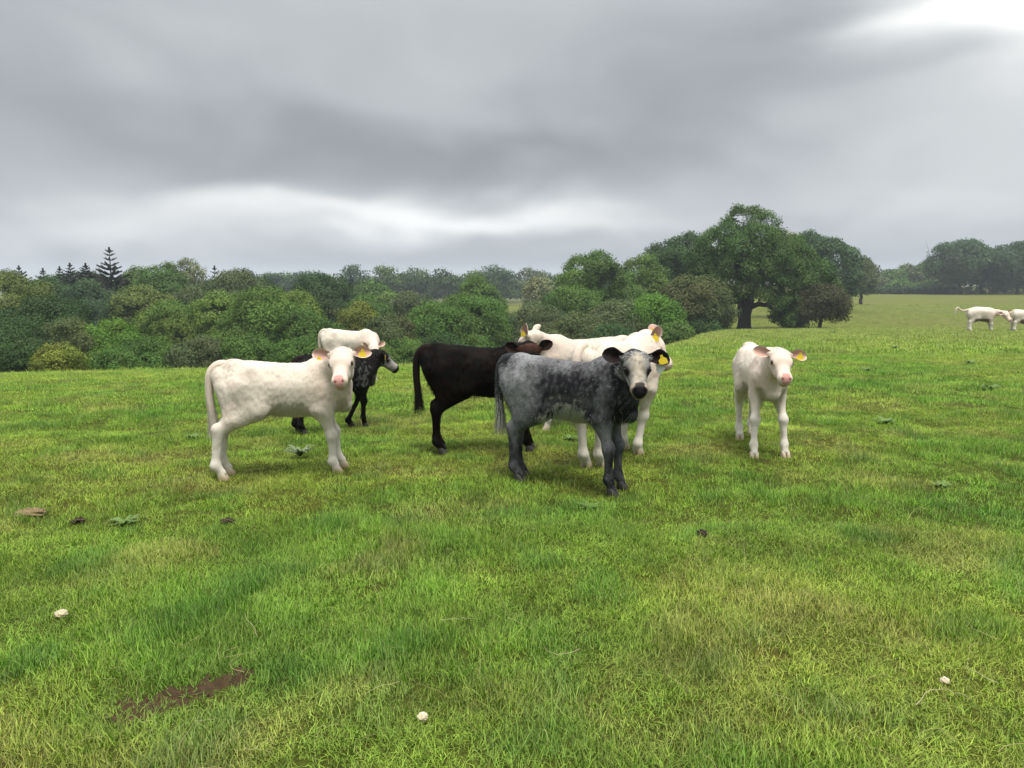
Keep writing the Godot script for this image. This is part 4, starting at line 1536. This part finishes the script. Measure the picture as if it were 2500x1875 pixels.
func great_oak() -> void:
	# spreading crown built lobe by lobe: [x, y, z, half width, half height]
	var lobes := [[-0.3, 8.6, 0.0, 1.5, 1.15], [0.8, 8.2, 0.6, 1.4, 1.1], [-1.5, 7.6, 0.3, 1.3, 1.0], [1.7, 7.2, -0.4, 1.4, 1.1], [0.3, 7.2, 1.4, 1.6, 1.1], [-2.6, 6.6, 0.2, 1.4, 1.0], [2.7, 6.2, 0.2, 1.5, 1.1],
		[-0.9, 6.3, 1.8, 1.7, 1.1], [1.3, 5.8, 1.9, 1.6, 1.1], [3.6, 5.2, 0.2, 1.4, 1.0], [-3.3, 5.6, -0.3, 1.3, 0.95], [-1.6, 5.0, 1.6, 1.6, 1.0], [2.6, 4.7, 1.5, 1.6, 1.0], [0.4, 4.7, 2.0, 1.6, 0.9],
		[4.4, 4.2, 0.3, 1.3, 0.9], [-3.4, 4.3, 0.3, 1.3, 0.9], [3.6, 3.6, 1.3, 1.4, 0.8], [-2.5, 3.7, 1.4, 1.3, 0.8], [1.4, 3.7, 1.9, 1.3, 0.7], [4.9, 3.1, 0.9, 1.2, 0.8], [2.7, 2.4, 1.8, 1.1, 0.6], [-0.7, 3.3, 1.6, 1.3, 0.7], [-1.9, 2.7, 1.3, 1.1, 0.6], [0.9, 3.0, 2.0, 1.2, 0.7], [1.9, 2.2, 2.0, 0.8, 0.5], [-2.9, 2.4, 0.8, 1.0, 0.6], [4.2, 1.8, 1.5, 1.0, 0.6], [0.0, 6.2, -1.5, 2.0, 1.6], [2.5, 5.0, -1.3, 2.0, 1.4], [-2.0, 5.2, -1.3, 1.8, 1.4], [5.3, 2.4, 0.6, 0.9, 0.7], [5.2, 4.5, 0.0, 1.5, 1.1], [6.3, 3.5, 0.3, 1.3, 0.9], [4.5, 5.6, -0.3, 1.4, 1.0], [3.5, 6.5, 0.0, 1.2, 0.9], [-2.2, 7.2, -0.4, 1.2, 0.9], [6.9, 2.5, 0.4, 1.0, 0.8]]
	var o := broadleaf("oak_tree", "big spreading oak with thick dark trunk alone at the field's far dip", "", 18.65, 62.0, 6.4, 14.0, "oak", "stem", lobes)
	var t := Tubes.new()
	var rng := RandomNumberGenerator.new()
	rng.seed = 8
	t.tube(PackedVector3Array([Vector3(0, -0.3, 0), Vector3(0.02, 0.3, 0), Vector3(0.05, 1.2, 0), Vector3(0.25, 2.1, 0.1), Vector3(0.3, 3.4, 0.2)]), PackedFloat32Array([0.72, 0.54, 0.46, 0.44, 0.3]), 12, Color(0.040, 0.034, 0.028))
	# the great bough that sweeps down to the grass on the right
	t.tube(PackedVector3Array([Vector3(0.3, 1.75, 0.2), Vector3(0.9, 2.05, 0.6), Vector3(1.6, 1.95, 0.9), Vector3(2.3, 1.45, 1.1), Vector3(2.9, 0.75, 1.2), Vector3(3.3, 0.15, 1.25), Vector3(4.1, 0.02, 1.3)]), PackedFloat32Array([0.22, 0.20, 0.17, 0.14, 0.12, 0.10, 0.05]), 9, Color(0.045, 0.038, 0.030))
	t.tube(PackedVector3Array([Vector3(1.5, 2.0, 0.9), Vector3(2.3, 2.5, 1.0), Vector3(3.3, 3.1, 1.1)]), PackedFloat32Array([0.10, 0.08, 0.04]), 7, Color(0.09, 0.08, 0.065))
	t.tube(PackedVector3Array([Vector3(-0.1, 2.0, 0.2), Vector3(-0.9, 2.2, 0.6), Vector3(-1.8, 1.9, 0.8)]), PackedFloat32Array([0.14, 0.10, 0.04]), 7, Color(0.045, 0.038, 0.030))
	part("bough", t.mesh(), bark_mat, o)


func hedge() -> void:
	var rng := RandomNumberGenerator.new()
	rng.seed = 12
	var o := thing("field_hedge", "low clipped dark hedge along the far edge of the right hand field", "hedge", on(105.0, 182.0))
	var where: Array[Transform3D] = []
	var tints := PackedColorArray()
	for i in 1500:
		var x := rng.randf_range(78.0, 175.0)
		var d := 182.0 + rng.randf_range(-0.9, 0.9)
		var p := on(x, d) + Vector3.UP * (rng.randf_range(0.0, 1.5) * (1.0 + 0.12 * sin(x * 0.7))) - o.position
		where.append(Transform3D(Basis(Vector3.UP, rng.randf() * TAU).scaled_local(Vector3.ONE * rng.randf_range(0.45, 0.75)), p))
		tints.append(Color(0.034, 0.056, 0.022) * rng.randf_range(0.7, 1.3))
	scatter("foliage", clumps[3], foliage_mat, where, tints, o).set_meta("kind", "stuff")


func turbine() -> void:
	var base := on(330.0, 620.0)
	var o := thing("wind_turbine", "faint grey wind turbine in the haze above the far trees", "wind turbine", base)
	var m := mat(Color(0.32, 0.33, 0.36), 0.5)
	var hub := Vector3(0, 21.5 - base.y, 0)
	var tower := CylinderMesh.new()
	tower.top_radius = 0.5; tower.bottom_radius = 1.0; tower.height = hub.y; tower.radial_segments = 16
	part("tower", tower, m, o, Transform3D(Basis(), Vector3(0, hub.y / 2, 0)))
	var nac := CapsuleMesh.new()
	nac.radius = 0.9; nac.height = 4.2
	part("nacelle", nac, m, o, Transform3D(Basis(Vector3.RIGHT, PI / 2), hub + Vector3(0, 0.4, 0.3)))
	for k in 3:
		var s := Tubes.new()
		s.tube(PackedVector3Array([Vector3.ZERO, Vector3(0, 2, 0), Vector3(0, 5.5, 0), Vector3(0, 9.5, 0)]), PackedFloat32Array([0.3, 0.5, 0.3, 0.08]), 8, Color.WHITE)
		part("blade", s.mesh(), m, o, Transform3D(Basis(Vector3.BACK, deg_to_rad(-97.0 + 120.0 * k)) * Basis.from_scale(Vector3(1, 1, 0.3)), hub + Vector3(0, 0.4, 2.2)))


func far_woods() -> void:
	# the unbroken woodland that climbs the far side of the valley
	var rng := RandomNumberGenerator.new()
	rng.seed = 21
	var where: Array[Transform3D] = []
	var tints := PackedColorArray()
	for i in 620:
		var d := rng.randf_range(190.0, 640.0)
		var x := d * rng.randf_range(-0.62, 0.17)
		var crown_h := rng.randf_range(5.5, 9.5)
		var r := rng.randf_range(3.5, 6.5)
		var base := on(x, d)
		var tone := rng.randf_range(0.75, 1.25)
		var k: Color = [KINDS["green"], KINDS["dark"], KINDS["blue"], KINDS["grey"], KINDS["light"]][rng.randi() % 5]
		for q in 34:
			var a := rng.randf() * TAU
			var e := asin(rng.randf_range(-0.2, 1.0))
			var dir := Vector3(cos(a) * cos(e), sin(e), sin(a) * cos(e))
			var p := base + Vector3(0, crown_h * 0.55, 0) + dir * Vector3(r, crown_h * 0.48, r) * rng.randf_range(0.8, 1.05)
			where.append(Transform3D(Basis(Vector3.UP, rng.randf() * TAU).scaled_local(Vector3.ONE * rng.randf_range(1.4, 2.5)), p))
			var kk := tone * rng.randf_range(0.8, 1.2)
			tints.append(Color(k.r * kk, k.g * kk, k.b * kk))
	var o := scatter("distant_woodland", clumps[4], foliage_mat, where, tints, self)
	tag(o, "hazy unbroken woodland on the far side of the valley", "woodland", "", "stuff")


# ---------------------------------------------------------------- small things in the grass

func make_weed(seed_no: int, leaves: int, long: float, upright: float, spiny: bool) -> ArrayMesh:
	var rng := RandomNumberGenerator.new()
	rng.seed = seed_no
	var s := Soup.new()
	for i in leaves:
		var a := i * 2.399 + rng.randf_range(-0.3, 0.3)
		var dir := Vector3(cos(a), 0, sin(a))
		var side := Vector3(-dir.z, 0, dir.x)
		var l := long * rng.randf_range(0.6, 1.15)
		var up := upright * rng.randf_range(0.5, 1.2)
		var prev := Vector3(0, 0.005, 0)
		var k := rng.randf_range(0.75, 1.25)
		for q in 6:
			var t := (q + 1) / 6.0
			var p := dir * l * t + Vector3.UP * (up * l * (t - 0.6 * t * t))
			var w := side * l * 0.075 * sin(PI * clampf(t * 0.92, 0, 1))
			var w0 := side * l * 0.075 * sin(PI * clampf((t - 1.0 / 6.0) * 0.92, 0, 1))
			var n := (Vector3.UP - dir * 0.3 * (1.0 - t)).normalized()
			s.quad(prev - w0, p - w, p + w, prev + w0, n, Color(k, k, k))
			if spiny:
				for z in [-1.0, 1.0]:
					s.tri(p + w * z, p + w * z * 2.3 + dir * l * 0.05, prev + w0 * z, n, Color(k * 1.25, k * 1.25, k * 1.3))
			prev = p
	return s.mesh()


func lump(seed_no: int, r: Vector3, rough: float, col: Color, col2: Color) -> ArrayMesh:
	var n := FastNoiseLite.new()
	n.seed = seed_no; n.frequency = 1.0; n.fractal_octaves = 3; n.noise_type = FastNoiseLite.TYPE_SIMPLEX_SMOOTH
	var v := PackedVector3Array()
	var c := PackedColorArray()
	var idx := PackedInt32Array()
	var a := 22
	var b := 14
	for j in b + 1:
		for i in a:
			var e := PI * j / b
			var f := TAU * i / a
			var d := Vector3(sin(e) * cos(f), cos(e), sin(e) * sin(f))
			var k := 1.0 + rough * n.get_noise_3d(d.x * 2.2, d.y * 2.2, d.z * 2.2) + 0.4 * rough * n.get_noise_3d(d.x * 6.0, d.y * 6.0, d.z * 6.0)
			v.append(d * r * k)
			c.append(col.lerp(col2, clampf(0.5 + n.get_noise_3d(d.x * 4.0 + 9.0, d.y * 4.0, d.z * 4.0), 0, 1)))
	for j in b:
		for i in a:
			var p := j * a + i
			var q := j * a + (i + 1) % a
			idx.append_array([p, q, p + a, q, q + a, p + a])
	return build_arrays(v, idx, c)


func make_small_things() -> void:
	var rough := StandardMaterial3D.new()
	rough.vertex_color_use_as_albedo = true
	rough.roughness = 0.95
	rough.metallic_specular = 0.2
	# thistle and leafy weeds
	var plants := StandardMaterial3D.new()
	plants.vertex_color_use_as_albedo = true
	plants.roughness = 0.6
	plants.cull_mode = BaseMaterial3D.CULL_DISABLED
	plants.backlight_enabled = true
	plants.backlight = Color(0.4, 0.5, 0.3)
	var pale := plants.duplicate()
	pale.albedo_color = Color(0.14, 0.19, 0.10).linear_to_srgb()
	var deep := plants.duplicate()
	deep.albedo_color = Color(0.105, 0.185, 0.036).linear_to_srgb()
	var th := make_weed(3, 26, 0.12, 1.9, true)
	var o := part("thistle", th, pale, self, Transform3D(Basis(), on(-1.80, 6.40) + Vector3(0, 0.02, 0)))
	tag(o, "pale spiny thistle rosette in the grass under the left white calf", "thistle")
	var weed := make_weed(5, 34, 0.085, 1.9, true)
	var spots := [[-2.37, 4.55, 1.1, "dark spiny weed clump in the left foreground, right of the dung"], [3.9, 7.9, 1.5, "dark weed clump to the right of the lone white calf"], [0.50, 4.82, 1.0, "dark weed clump in front of the grey calf's feet"], [-3.05, 7.2, 1.0, "dark weed clump left of the left white calf"],
		[0.55, 7.1, 1.0, "dark weed clump behind the calves' legs"], [3.1, 5.4, 0.9, "dark weed clump in front of the lone white calf, to the right"], [6.5, 14.0, 1.6, "dark weed tuft in the far right part of the field"]]
	for i in spots.size():
		var w := part("weed_clump", weed, deep, self, Transform3D(Basis(Vector3.UP, i * 1.3).scaled_local(Vector3(0.9, 0.55, 0.9) * spots[i][2]), on(spots[i][0], spots[i][1]) + Vector3(0, 0.0, 0)))
		tag(w, spots[i][3], "weed", "dark weeds in the pasture")
	var tufts := RandomNumberGenerator.new()
	tufts.seed = 44
	for i in 9:
		var d := 9.0 + 34.0 * pow(tufts.randf(), 1.3)
		var x := d * tufts.randf_range(-0.1, 0.64)
		if d > 20.0 and x < 0.3 * d: x = d * tufts.randf_range(0.34, 0.62)
		var w := part("weed_clump", weed, deep, self, Transform3D(Basis(Vector3.UP, i * 1.3).scaled_local(Vector3(1.3, tufts.randf_range(0.6, 1.0), 1.3) * (0.9 + d * 0.03)), on(x, d)))
		tag(w, "small dark weed tuft dotted over the far part of the pasture", "weed", "small dark weed tufts far up the field")
	# dung
	var dry := part("dried_dung", lump(2, Vector3(0.090, 0.028, 0.070), 0.45, Color(0.22, 0.165, 0.095), Color(0.12, 0.085, 0.05)), rough, self, Transform3D(Basis(), on(-3.02, 4.68) + Vector3(0, 0.014, 0)))
	tag(dry, "flat dried pale brown dung pat at the left edge", "dung")
	var clods := [[-1.73, 4.52, "small dark clod of dung in the grass below the left calf"], [1.09, 4.25, "dark clod of dung right of the grey calf's front feet"], [-2.65, 4.55, "dark crumbled dung beside the pale dried pat"]]
	for i in clods.size():
		var c := part("dung_clod", lump(30 + i, Vector3(0.034, 0.020, 0.028), 0.9, Color(0.030, 0.024, 0.018), Color(0.05, 0.04, 0.03)), rough, self, Transform3D(Basis(Vector3.UP, i * 2.0), on(clods[i][0], clods[i][1]) + Vector3(0, 0.020, 0)))
		tag(c, clods[i][2], "dung", "dark dung clods")
	# white bits: mushrooms
	var caps := [[-1.985, 3.22, 0.026, "cream mushroom at the left, in the yellowish grass"], [-0.305, 2.45, 0.018, "small cream mushroom at the bottom, left of the middle"], [1.60, 2.67, 0.017, "small white mushroom at the lower right"]]
	for i in caps.size():
		var r: float = caps[i][2]
		var g := thing("mushroom", caps[i][3], "mushroom", on(caps[i][0], caps[i][1]), 0.0, "mushrooms in the grass")
		part("cap", lump(50 + i, Vector3(r, r * 0.55, r * 0.9), 0.4, Color(0.52, 0.47, 0.35), Color(0.36, 0.30, 0.19)), rough, g, Transform3D(Basis(Vector3.RIGHT, 0.3), Vector3(0, 0.020, 0)))
		var st := CylinderMesh.new()
		st.top_radius = r * 0.25; st.bottom_radius = r * 0.3; st.height = 0.04
		part("stem", st, mat(Color(0.7, 0.66, 0.55)), g, Transform3D(Basis(), Vector3(0, 0.012, 0)))
	# withered stalks lying about
	var rng := RandomNumberGenerator.new()
	rng.seed = 5
	var straw := Tubes.new()
	for k in 3:
		pass
	var stalk_meshes := []
	for k in 5:
		var t := Tubes.new()
		var path := PackedVector3Array()
		var rad := PackedFloat32Array()
		var p := Vector3.ZERO
		var a := 0.0
		for i in 9:
			path.append(p)
			rad.append(0.0009 * (1.0 - i * 0.07))
			a += rng.randf_range(-0.35, 0.35) + (0.9 if i == 5 and k % 2 == 0 else 0.0)
			p += Vector3(cos(a) * 0.026, rng.randf_range(-0.003, 0.006), sin(a) * 0.026)
		t.tube(path, rad, 5, Color.WHITE)
		stalk_meshes.append(t.mesh())
	for k in stalk_meshes.size():
		var w: Array[Transform3D] = []
		var c := PackedColorArray()
		for i in 80:
			var d := 1.9 + 9.0 * pow(rng.randf(), 1.6)
			var x := rng.randf_range(-0.72, 0.72) * (d + 0.3)
			var lying := rng.randf_range(-0.3, 0.9) if rng.randf() < 0.8 else 1.3
			w.append(Transform3D((Basis(Vector3.UP, rng.randf() * TAU) * Basis(Vector3.BACK, lying)).scaled_local(Vector3.ONE * rng.randf_range(0.35, 0.9)), on(x, d) + Vector3(0, rng.randf_range(0.02, 0.055), 0)))
			c.append(Color(0.46, 0.41, 0.20) * rng.randf_range(0.6, 1.15))
		var g := scatter("withered_stalks", stalk_meshes[k], rough, w, c, self)
		tag(g, "thin straw coloured dead grass stalks strewn through the green grass", "dead grass", "dead grass stalks", "stuff")
	var stems := [[1.36, 2.42, 1.6, "curled white dead stem standing out at the lower right"], [1.75, 2.60, 1.4, "long pale dead stem bent in the grass near the right mushroom"], [0.27, 2.88, 1.3, "long pale dead stem lying right of the middle foreground"], [-0.30, 3.1, 1.1, "bent straw coloured stem in the foreground, middle"], [-1.05, 3.0, 1.3, "bent pale stem lying just above the bare earth"]]
	for i in stems.size():
		var m := part("dead_stem", stalk_meshes[(i * 2) % 5], rough_tint(Color(0.47, 0.42, 0.26)), self, Transform3D(Basis(Vector3.UP, i * 1.9 + 0.6).scaled_local(Vector3(1.1, 2.0, 1.1) * stems[i][2] * 0.62), on(stems[i][0], stems[i][1]) + Vector3(0, 0.05, 0)))
		tag(m, stems[i][3], "stem", "pale dead stems")


func rough_tint(c: Color) -> StandardMaterial3D:
	var m := mat(c, 0.8)
	return m


func tree_list() -> Array:
	return [
		["broadleaf_tree", "big olive green tree cut by the left edge", "trees of the left hand wood", -32.43, 50.0, 2.0, 5.11, "olive", "dome"],
		["bush", "dark thicket at the lower left edge of the wood", "trees of the left hand wood", -24.15, 40.0, 0.56, 4.57, "dark", "bush"],
		["bush", "dark bush at the very left edge of the field", "trees of the left hand wood", -21.42, 32.0, -0.21, 3.46, "dark", "bush"],
		["bush", "rusty brown hawthorn bush at left below the conifers", "trees of the left hand wood", -20.28, 35.0, -0.37, 2.73, "brown", "bush"],
		["bush", "small yellow green bush at the left brow of the field", "trees of the left hand wood", -14.17, 24.0, -0.91, 1.59, "yellow", "bush"],
		["bush", "bright green rounded bush below the spruce", "trees of the left hand wood", -18.74, 36.0, -0.38, 2.81, "bright", "bush"],
		["broadleaf_tree", "dark broad tree in front of the left conifers", "trees of the left hand wood", -42.9, 72.0, 1.59, 5.62, "dark", "dome"],
		["broadleaf_tree", "dark bluish tree right below the grey spruce", "trees of the left hand wood", -35.81, 66.0, 1.31, 5.16, "blue", "dome"],
		["broadleaf_tree", "dark tree between the bright bush and the grey spruce", "trees of the left hand wood", -28.23, 56.0, 0.18, 3.7, "dark", "dome"],
		["broadleaf_tree", "green tree just right of the grey spruce", "trees of the left hand wood", -38.32, 80.0, 2.45, 4.33, "green", "dome"],
		["broadleaf_tree", "mid green tree topping the left wood's skyline", "trees of the left hand wood", -35.01, 78.0, 2.97, 5.62, "green", "dome"],
		["broadleaf_tree", "pale thin leaved tree on the left wood's skyline", "trees of the left hand wood", -33.14, 80.0, 3.38, 4.09, "pale", "thin"],
		["broadleaf_tree", "brownish grey domed tree on the skyline, left of the darkest tree", "trees of the left hand wood", -23.38, 66.0, 2.24, 6.35, "grey", "dome"],
		["broadleaf_tree", "dark tree behind the brownish dome", "trees of the left hand wood", -25.29, 80.0, 1.5, 3.85, "dark", "dome"],
		["broadleaf_tree", "olive green tree below the skyline, above the bright bush", "trees of the left hand wood", -26.58, 56.0, 0.91, 5.05, "olive", "dome"],
		["broadleaf_tree", "grey green tree below the pale thin tree", "trees of the left hand wood", -23.73, 58.0, 0.82, 4.88, "grey", "dome"],
		["broadleaf_tree", "light green tree in the front rank, third from the spruce", "trees of the left hand wood", -19.83, 46.0, 0.14, 4.7, "light", "dome"],
		["broadleaf_tree", "light green tree in the front rank, left of the broad one", "trees of the left hand wood", -17.33, 46.0, 0.63, 4.7, "light", "dome"],
		["broadleaf_tree", "broad light green tree above the left calf's back", "trees of the left hand wood", -13.54, 44.0, 0.85, 5.55, "light", "dome"],
		["broadleaf_tree", "green tree tucked right of the broad light green one", "trees of the left hand wood", -11.47, 42.0, -0.19, 3.03, "green", "dome"],
		["bush", "green bush at the field edge left of the left calf", "trees of the left hand wood", -15.14, 32.0, -1.07, 2.69, "green", "bush"],
		["bush", "grey green bush at the field edge above the left calf's rump", "trees of the left hand wood", -13.02, 32.0, -0.98, 2.88, "grey", "bush"],
		["bush", "green bush at the field edge above the left calf's back", "trees of the left hand wood", -10.89, 32.0, -0.88, 2.88, "green", "bush"],
		["bush", "green bush at the field edge beside the grazing white calf", "trees of the left hand wood", -8.7, 31.0, -0.99, 2.24, "green", "bush"],
		["bush", "low green bush at the brow right of the yellow one", "trees of the left hand wood", -14.23, 27.0, -1.08, 1.95, "green", "bush"],
		["bush", "low dark bush at the left brow of the field", "trees of the left hand wood", -16.53, 26.0, -0.67, 2.34, "dark", "bush"],
		["broadleaf_tree", "darkest dense tree with a rounded top left of the valley gap", "trees in the middle of the valley", -17.82, 72.0, 1.84, 7.14, "dark", "dome"],
		["broadleaf_tree", "yellow green tree below and right of the darkest tree", "trees in the middle of the valley", -10.05, 50.0, -0.13, 3.31, "yellow", "dome"],
		["broadleaf_tree", "green tree behind the grazing white calf's back", "trees in the middle of the valley", -9.61, 42.0, -1.12, 2.27, "green", "dome"],
		["broadleaf_tree", "hazy green tree right of the little spruce", "trees in the middle of the valley", -20.06, 110.0, 0.73, 5.29, "green", "dome"],
		["broadleaf_tree", "pale green tree in the middle of the valley", "trees in the middle of the valley", -14.02, 90.0, -0.09, 4.87, "light", "dome"],
		["broadleaf_tree", "green tree above the yellow green one", "trees in the middle of the valley", -12.08, 64.0, -0.01, 4.23, "green", "dome"],
		["broadleaf_tree", "brownish green tree above the small black calf's head", "trees in the middle of the valley", -7.31, 45.0, -0.63, 3.52, "brown", "dome"],
		["broadleaf_tree", "grey green tree in the middle distance", "trees in the middle of the valley", -9.5, 72.0, 0.14, 4.76, "grey", "dome"],
		["broadleaf_tree", "green tree left of the one with visible trunks", "trees in the middle of the valley", -4.91, 48.0, -0.06, 4.33, "green", "dome"],
		["broadleaf_tree", "green tree with visible forked trunks above the black calf", "trees in the middle of the valley", -2.87, 50.0, 0.32, 5.11, "green", "stem"],
		["broadleaf_tree", "taller light green tree rising behind the forked one", "trees in the middle of the valley", -3.08, 76.0, 1.64, 4.11, "light", "tall"],
		["broadleaf_tree", "narrow green tree left of the meadow gap", "trees in the middle of the valley", -1.22, 60.0, -0.45, 2.52, "green", "tall"],
		["bush", "dark green bush at the brow left of the black calf", "trees in the middle of the valley", -4.97, 35.0, -1.32, 2.52, "green", "bush"],
		["bush", "dark bush at the brow above the black calf's rump", "trees in the middle of the valley", -3.27, 36.0, -1.24, 3.03, "dark", "bush"],
		["bush", "bush at the brow above the black calf's back", "trees in the middle of the valley", -1.74, 38.0, -1.33, 2.06, "green", "bush"],
		["bush", "olive bush at the brow right of the grazing white calf", "trees in the middle of the valley", -6.67, 34.0, -1.24, 2.25, "olive", "bush"],
		["broadleaf_tree", "grey green tree right of the meadow gap", "trees left of the great oak", 1.53, 58.0, -0.39, 3.83, "grey", "dome"],
		["broadleaf_tree", "pale thin tree behind the meadow gap", "trees left of the great oak", 3.34, 95.0, 1.5, 4.0, "pale", "thin"],
		["broadleaf_tree", "twiggy grey green tree behind the left facing calf's head", "trees left of the great oak", 2.51, 50.0, -0.42, 3.61, "grey", "dome"],
		["broadleaf_tree", "green tree below the tall leafy one, left of the oak group", "trees left of the great oak", 4.79, 60.0, 1.08, 5.41, "green", "dome"],
		["broadleaf_tree", "tall leafy tree that leads the group left of the oak", "trees left of the great oak", 6.98, 64.0, 3.64, 5.38, "green", "tall"],
		["broadleaf_tree", "twiggy brownish thicket behind the white calves", "trees left of the great oak", 4.02, 45.0, -0.63, 4.06, "brown", "dome"],
		["broadleaf_tree", "dense grey green thicket in the middle of the group", "trees left of the great oak", 6.71, 48.0, 0.08, 4.33, "grey", "dome"],
		["broadleaf_tree", "green tree between the tall leafy tree and the oak", "trees left of the great oak", 9.3, 64.0, 1.31, 4.23, "green", "dome"],
		["broadleaf_tree", "lighter green tree with a small pointed crown", "trees left of the great oak", 12.68, 74.0, 3.55, 4.0, "light", "tall"],
		["broadleaf_tree", "dark round headed tree left of the oak's crown", "trees left of the great oak", 16.04, 80.0, 5.25, 4.81, "dark", "tall"],
		["broadleaf_tree", "dark tree touching the oak's crown on the left", "trees left of the great oak", 19.55, 84.0, 6.17, 5.55, "dark", "tall"],
		["broadleaf_tree", "bright green tree in the front of the group left of the oak", "trees left of the great oak", 8.66, 48.0, 0.37, 4.04, "bright", "dome"],
		["broadleaf_tree", "brownish tree in front of the oak's left side", "trees left of the great oak", 13.6, 58.0, 1.57, 4.88, "brown", "dome"],
		["bush", "green bush at the foot of the bright green tree", "trees left of the great oak", 9.5, 46.0, -1.23, 3.04, "green", "bush"],
		["broadleaf_tree", "grey green tree leaning against the oak's left side", "trees left of the great oak", 15.05, 58.0, -0.39, 3.49, "grey", "dome"],
		["bush", "dark bush at the brow behind the white calves' backs", "trees left of the great oak", 5.4, 42.0, -1.12, 3.28, "dark", "bush"],
		["bush", "grey green bush at the brow above the left facing calf", "trees left of the great oak", 1.78, 40.0, -1.24, 2.64, "grey", "bush"],
		["bush", "dark bush at the brow left of the oak's trunk", "trees left of the great oak", 13.92, 56.0, -1.83, 3.03, "dark", "bush"],
		["broadleaf_tree", "pale thin topped tree behind the oak's right side", "trees left of the great oak", 29.06, 84.0, 6.52, 3.79, "pale", "thin"],
		["broadleaf_tree", "dark blue green tree right of the oak, left one of two crowns", "trees beyond the right hand field", 38.03, 100.0, 7.35, 5.41, "blue", "dome"],
		["broadleaf_tree", "broad blue green tree right of the oak, right one of two crowns", "trees beyond the right hand field", 39.93, 98.0, 6.21, 6.77, "blue", "dome"],
		["broadleaf_tree", "slim grey green tree at the right end of the oak group", "trees beyond the right hand field", 56.29, 125.0, 4.59, 3.76, "grey", "tall"],
		["hawthorn_tree", "dark reddish hawthorn leaning right beside the oak", "trees beyond the right hand field", 23.93, 60.0, 0.87, 4.51, "haw", "dome"],
		["bush", "low dark leafy bush between the oak and the hawthorn", "trees beyond the right hand field", 22.37, 61.0, 0.06, 3.3, "oak", "bush"],
		["broadleaf_tree", "big dark tree in the hedge at right, with flat layered boughs", "trees beyond the right hand field", 102.77, 178.0, 9.64, 12.84, "blue", "dome"],
		["broadleaf_tree", "tree joined to the right side of the big hedge tree", "trees beyond the right hand field", 110.41, 182.0, 7.92, 10.39, "green", "dome"],
		["broadleaf_tree", "dark hedge tree cut by the right edge", "trees beyond the right hand field", 113.18, 174.0, 8.85, 10.46, "blue", "dome"],
		["broadleaf_tree", "small hazy tree left end of the far hedge", "trees beyond the right hand field", 91.01, 195.0, 1.51, 5.86, "grey", "dome"],
		["broadleaf_tree", "hazy green tree above the far hedge, left of the turbine", "trees beyond the right hand field", 97.42, 200.0, 2.92, 7.21, "green", "dome"],
		["broadleaf_tree", "hazy grey tree above the far hedge under the turbine", "trees beyond the right hand field", 104.65, 205.0, 4.16, 7.39, "grey", "dome"],
		["broadleaf_tree", "hazy green tree above the far hedge right of the turbine", "trees beyond the right hand field", 109.47, 205.0, 4.89, 7.39, "green", "dome"],
		["broadleaf_tree", "hazy tree pressed against the big hedge tree's left side", "trees beyond the right hand field", 108.87, 195.0, 3.23, 7.03, "grey", "dome"],
		["broadleaf_tree", "pale hazy tree in the gap between the two hedge trees", "trees beyond the right hand field", 135.44, 215.0, 2.78, 7.75, "light", "dome"],
		["bush", "low green bush above the left part of the far hedge", "trees beyond the right hand field", 92.99, 186.0, 0.19, 7.82, "green", "bush"],
		["bush", "low pale green bush above the far hedge", "trees beyond the right hand field", 100.22, 186.0, -0.14, 8.94, "light", "bush"],
		["broadleaf_tree", "tree just outside the right edge behind the hedge", "trees beyond the right hand field", 127.5, 190.0, 3.75, 10.28, "green", "dome"],
	]


func conifer_list() -> Array:
	return [
		["conifer_tree", "dark conifer nearest the left edge", "conifers of the left hand wood", -55.73, 88.0, 2.85, 2.22, Color(0.04, 0.065, 0.04), 18],
		["conifer_tree", "dark conifer second from the left edge", "conifers of the left hand wood", -54.24, 90.0, 2.56, 2.27, Color(0.035, 0.06, 0.035), 18],
		["conifer_tree", "slim conifer left of the pointed one", "conifers of the left hand wood", -53.46, 92.0, 2.8, 1.88, Color(0.045, 0.065, 0.042), 16],
		["conifer_tree", "pointed dark conifer left of the darkest one", "conifers of the left hand wood", -48.82, 86.0, 3.12, 2.17, Color(0.04, 0.062, 0.04), 18],
		["conifer_tree", "darkest broad conifer left of the grey spruce", "conifers of the left hand wood", -43.8, 80.0, 3.01, 2.69, Color(0.022, 0.045, 0.024), 22],
		["conifer_tree", "tall grey green spruce with open spiky boughs above the wood", "conifers of the left hand wood", -38.16, 74.0, 4.45, 4.09, Color(0.085, 0.1, 0.078), 17],
		["conifer_tree", "little pointed spruce right of the darkest tree", "conifers in the valley", -23.89, 115.0, 1.78, 1.24, Color(0.05, 0.07, 0.055), 14],
		["conifer_tree", "left one of two small distant conifers on the valley skyline", "conifers in the valley", -34.31, 220.0, 1.77, 3.44, Color(0.035, 0.06, 0.045), 14],
		["conifer_tree", "right one of two small distant conifers on the valley skyline", "conifers in the valley", -32.68, 225.0, 1.91, 3.52, Color(0.035, 0.06, 0.045), 14],
		["conifer_tree", "thin conifer tip behind the pale thin tree", "conifers of the left hand wood", -36.29, 95.0, 2.9, 1.03, Color(0.06, 0.075, 0.055), 12],
	]
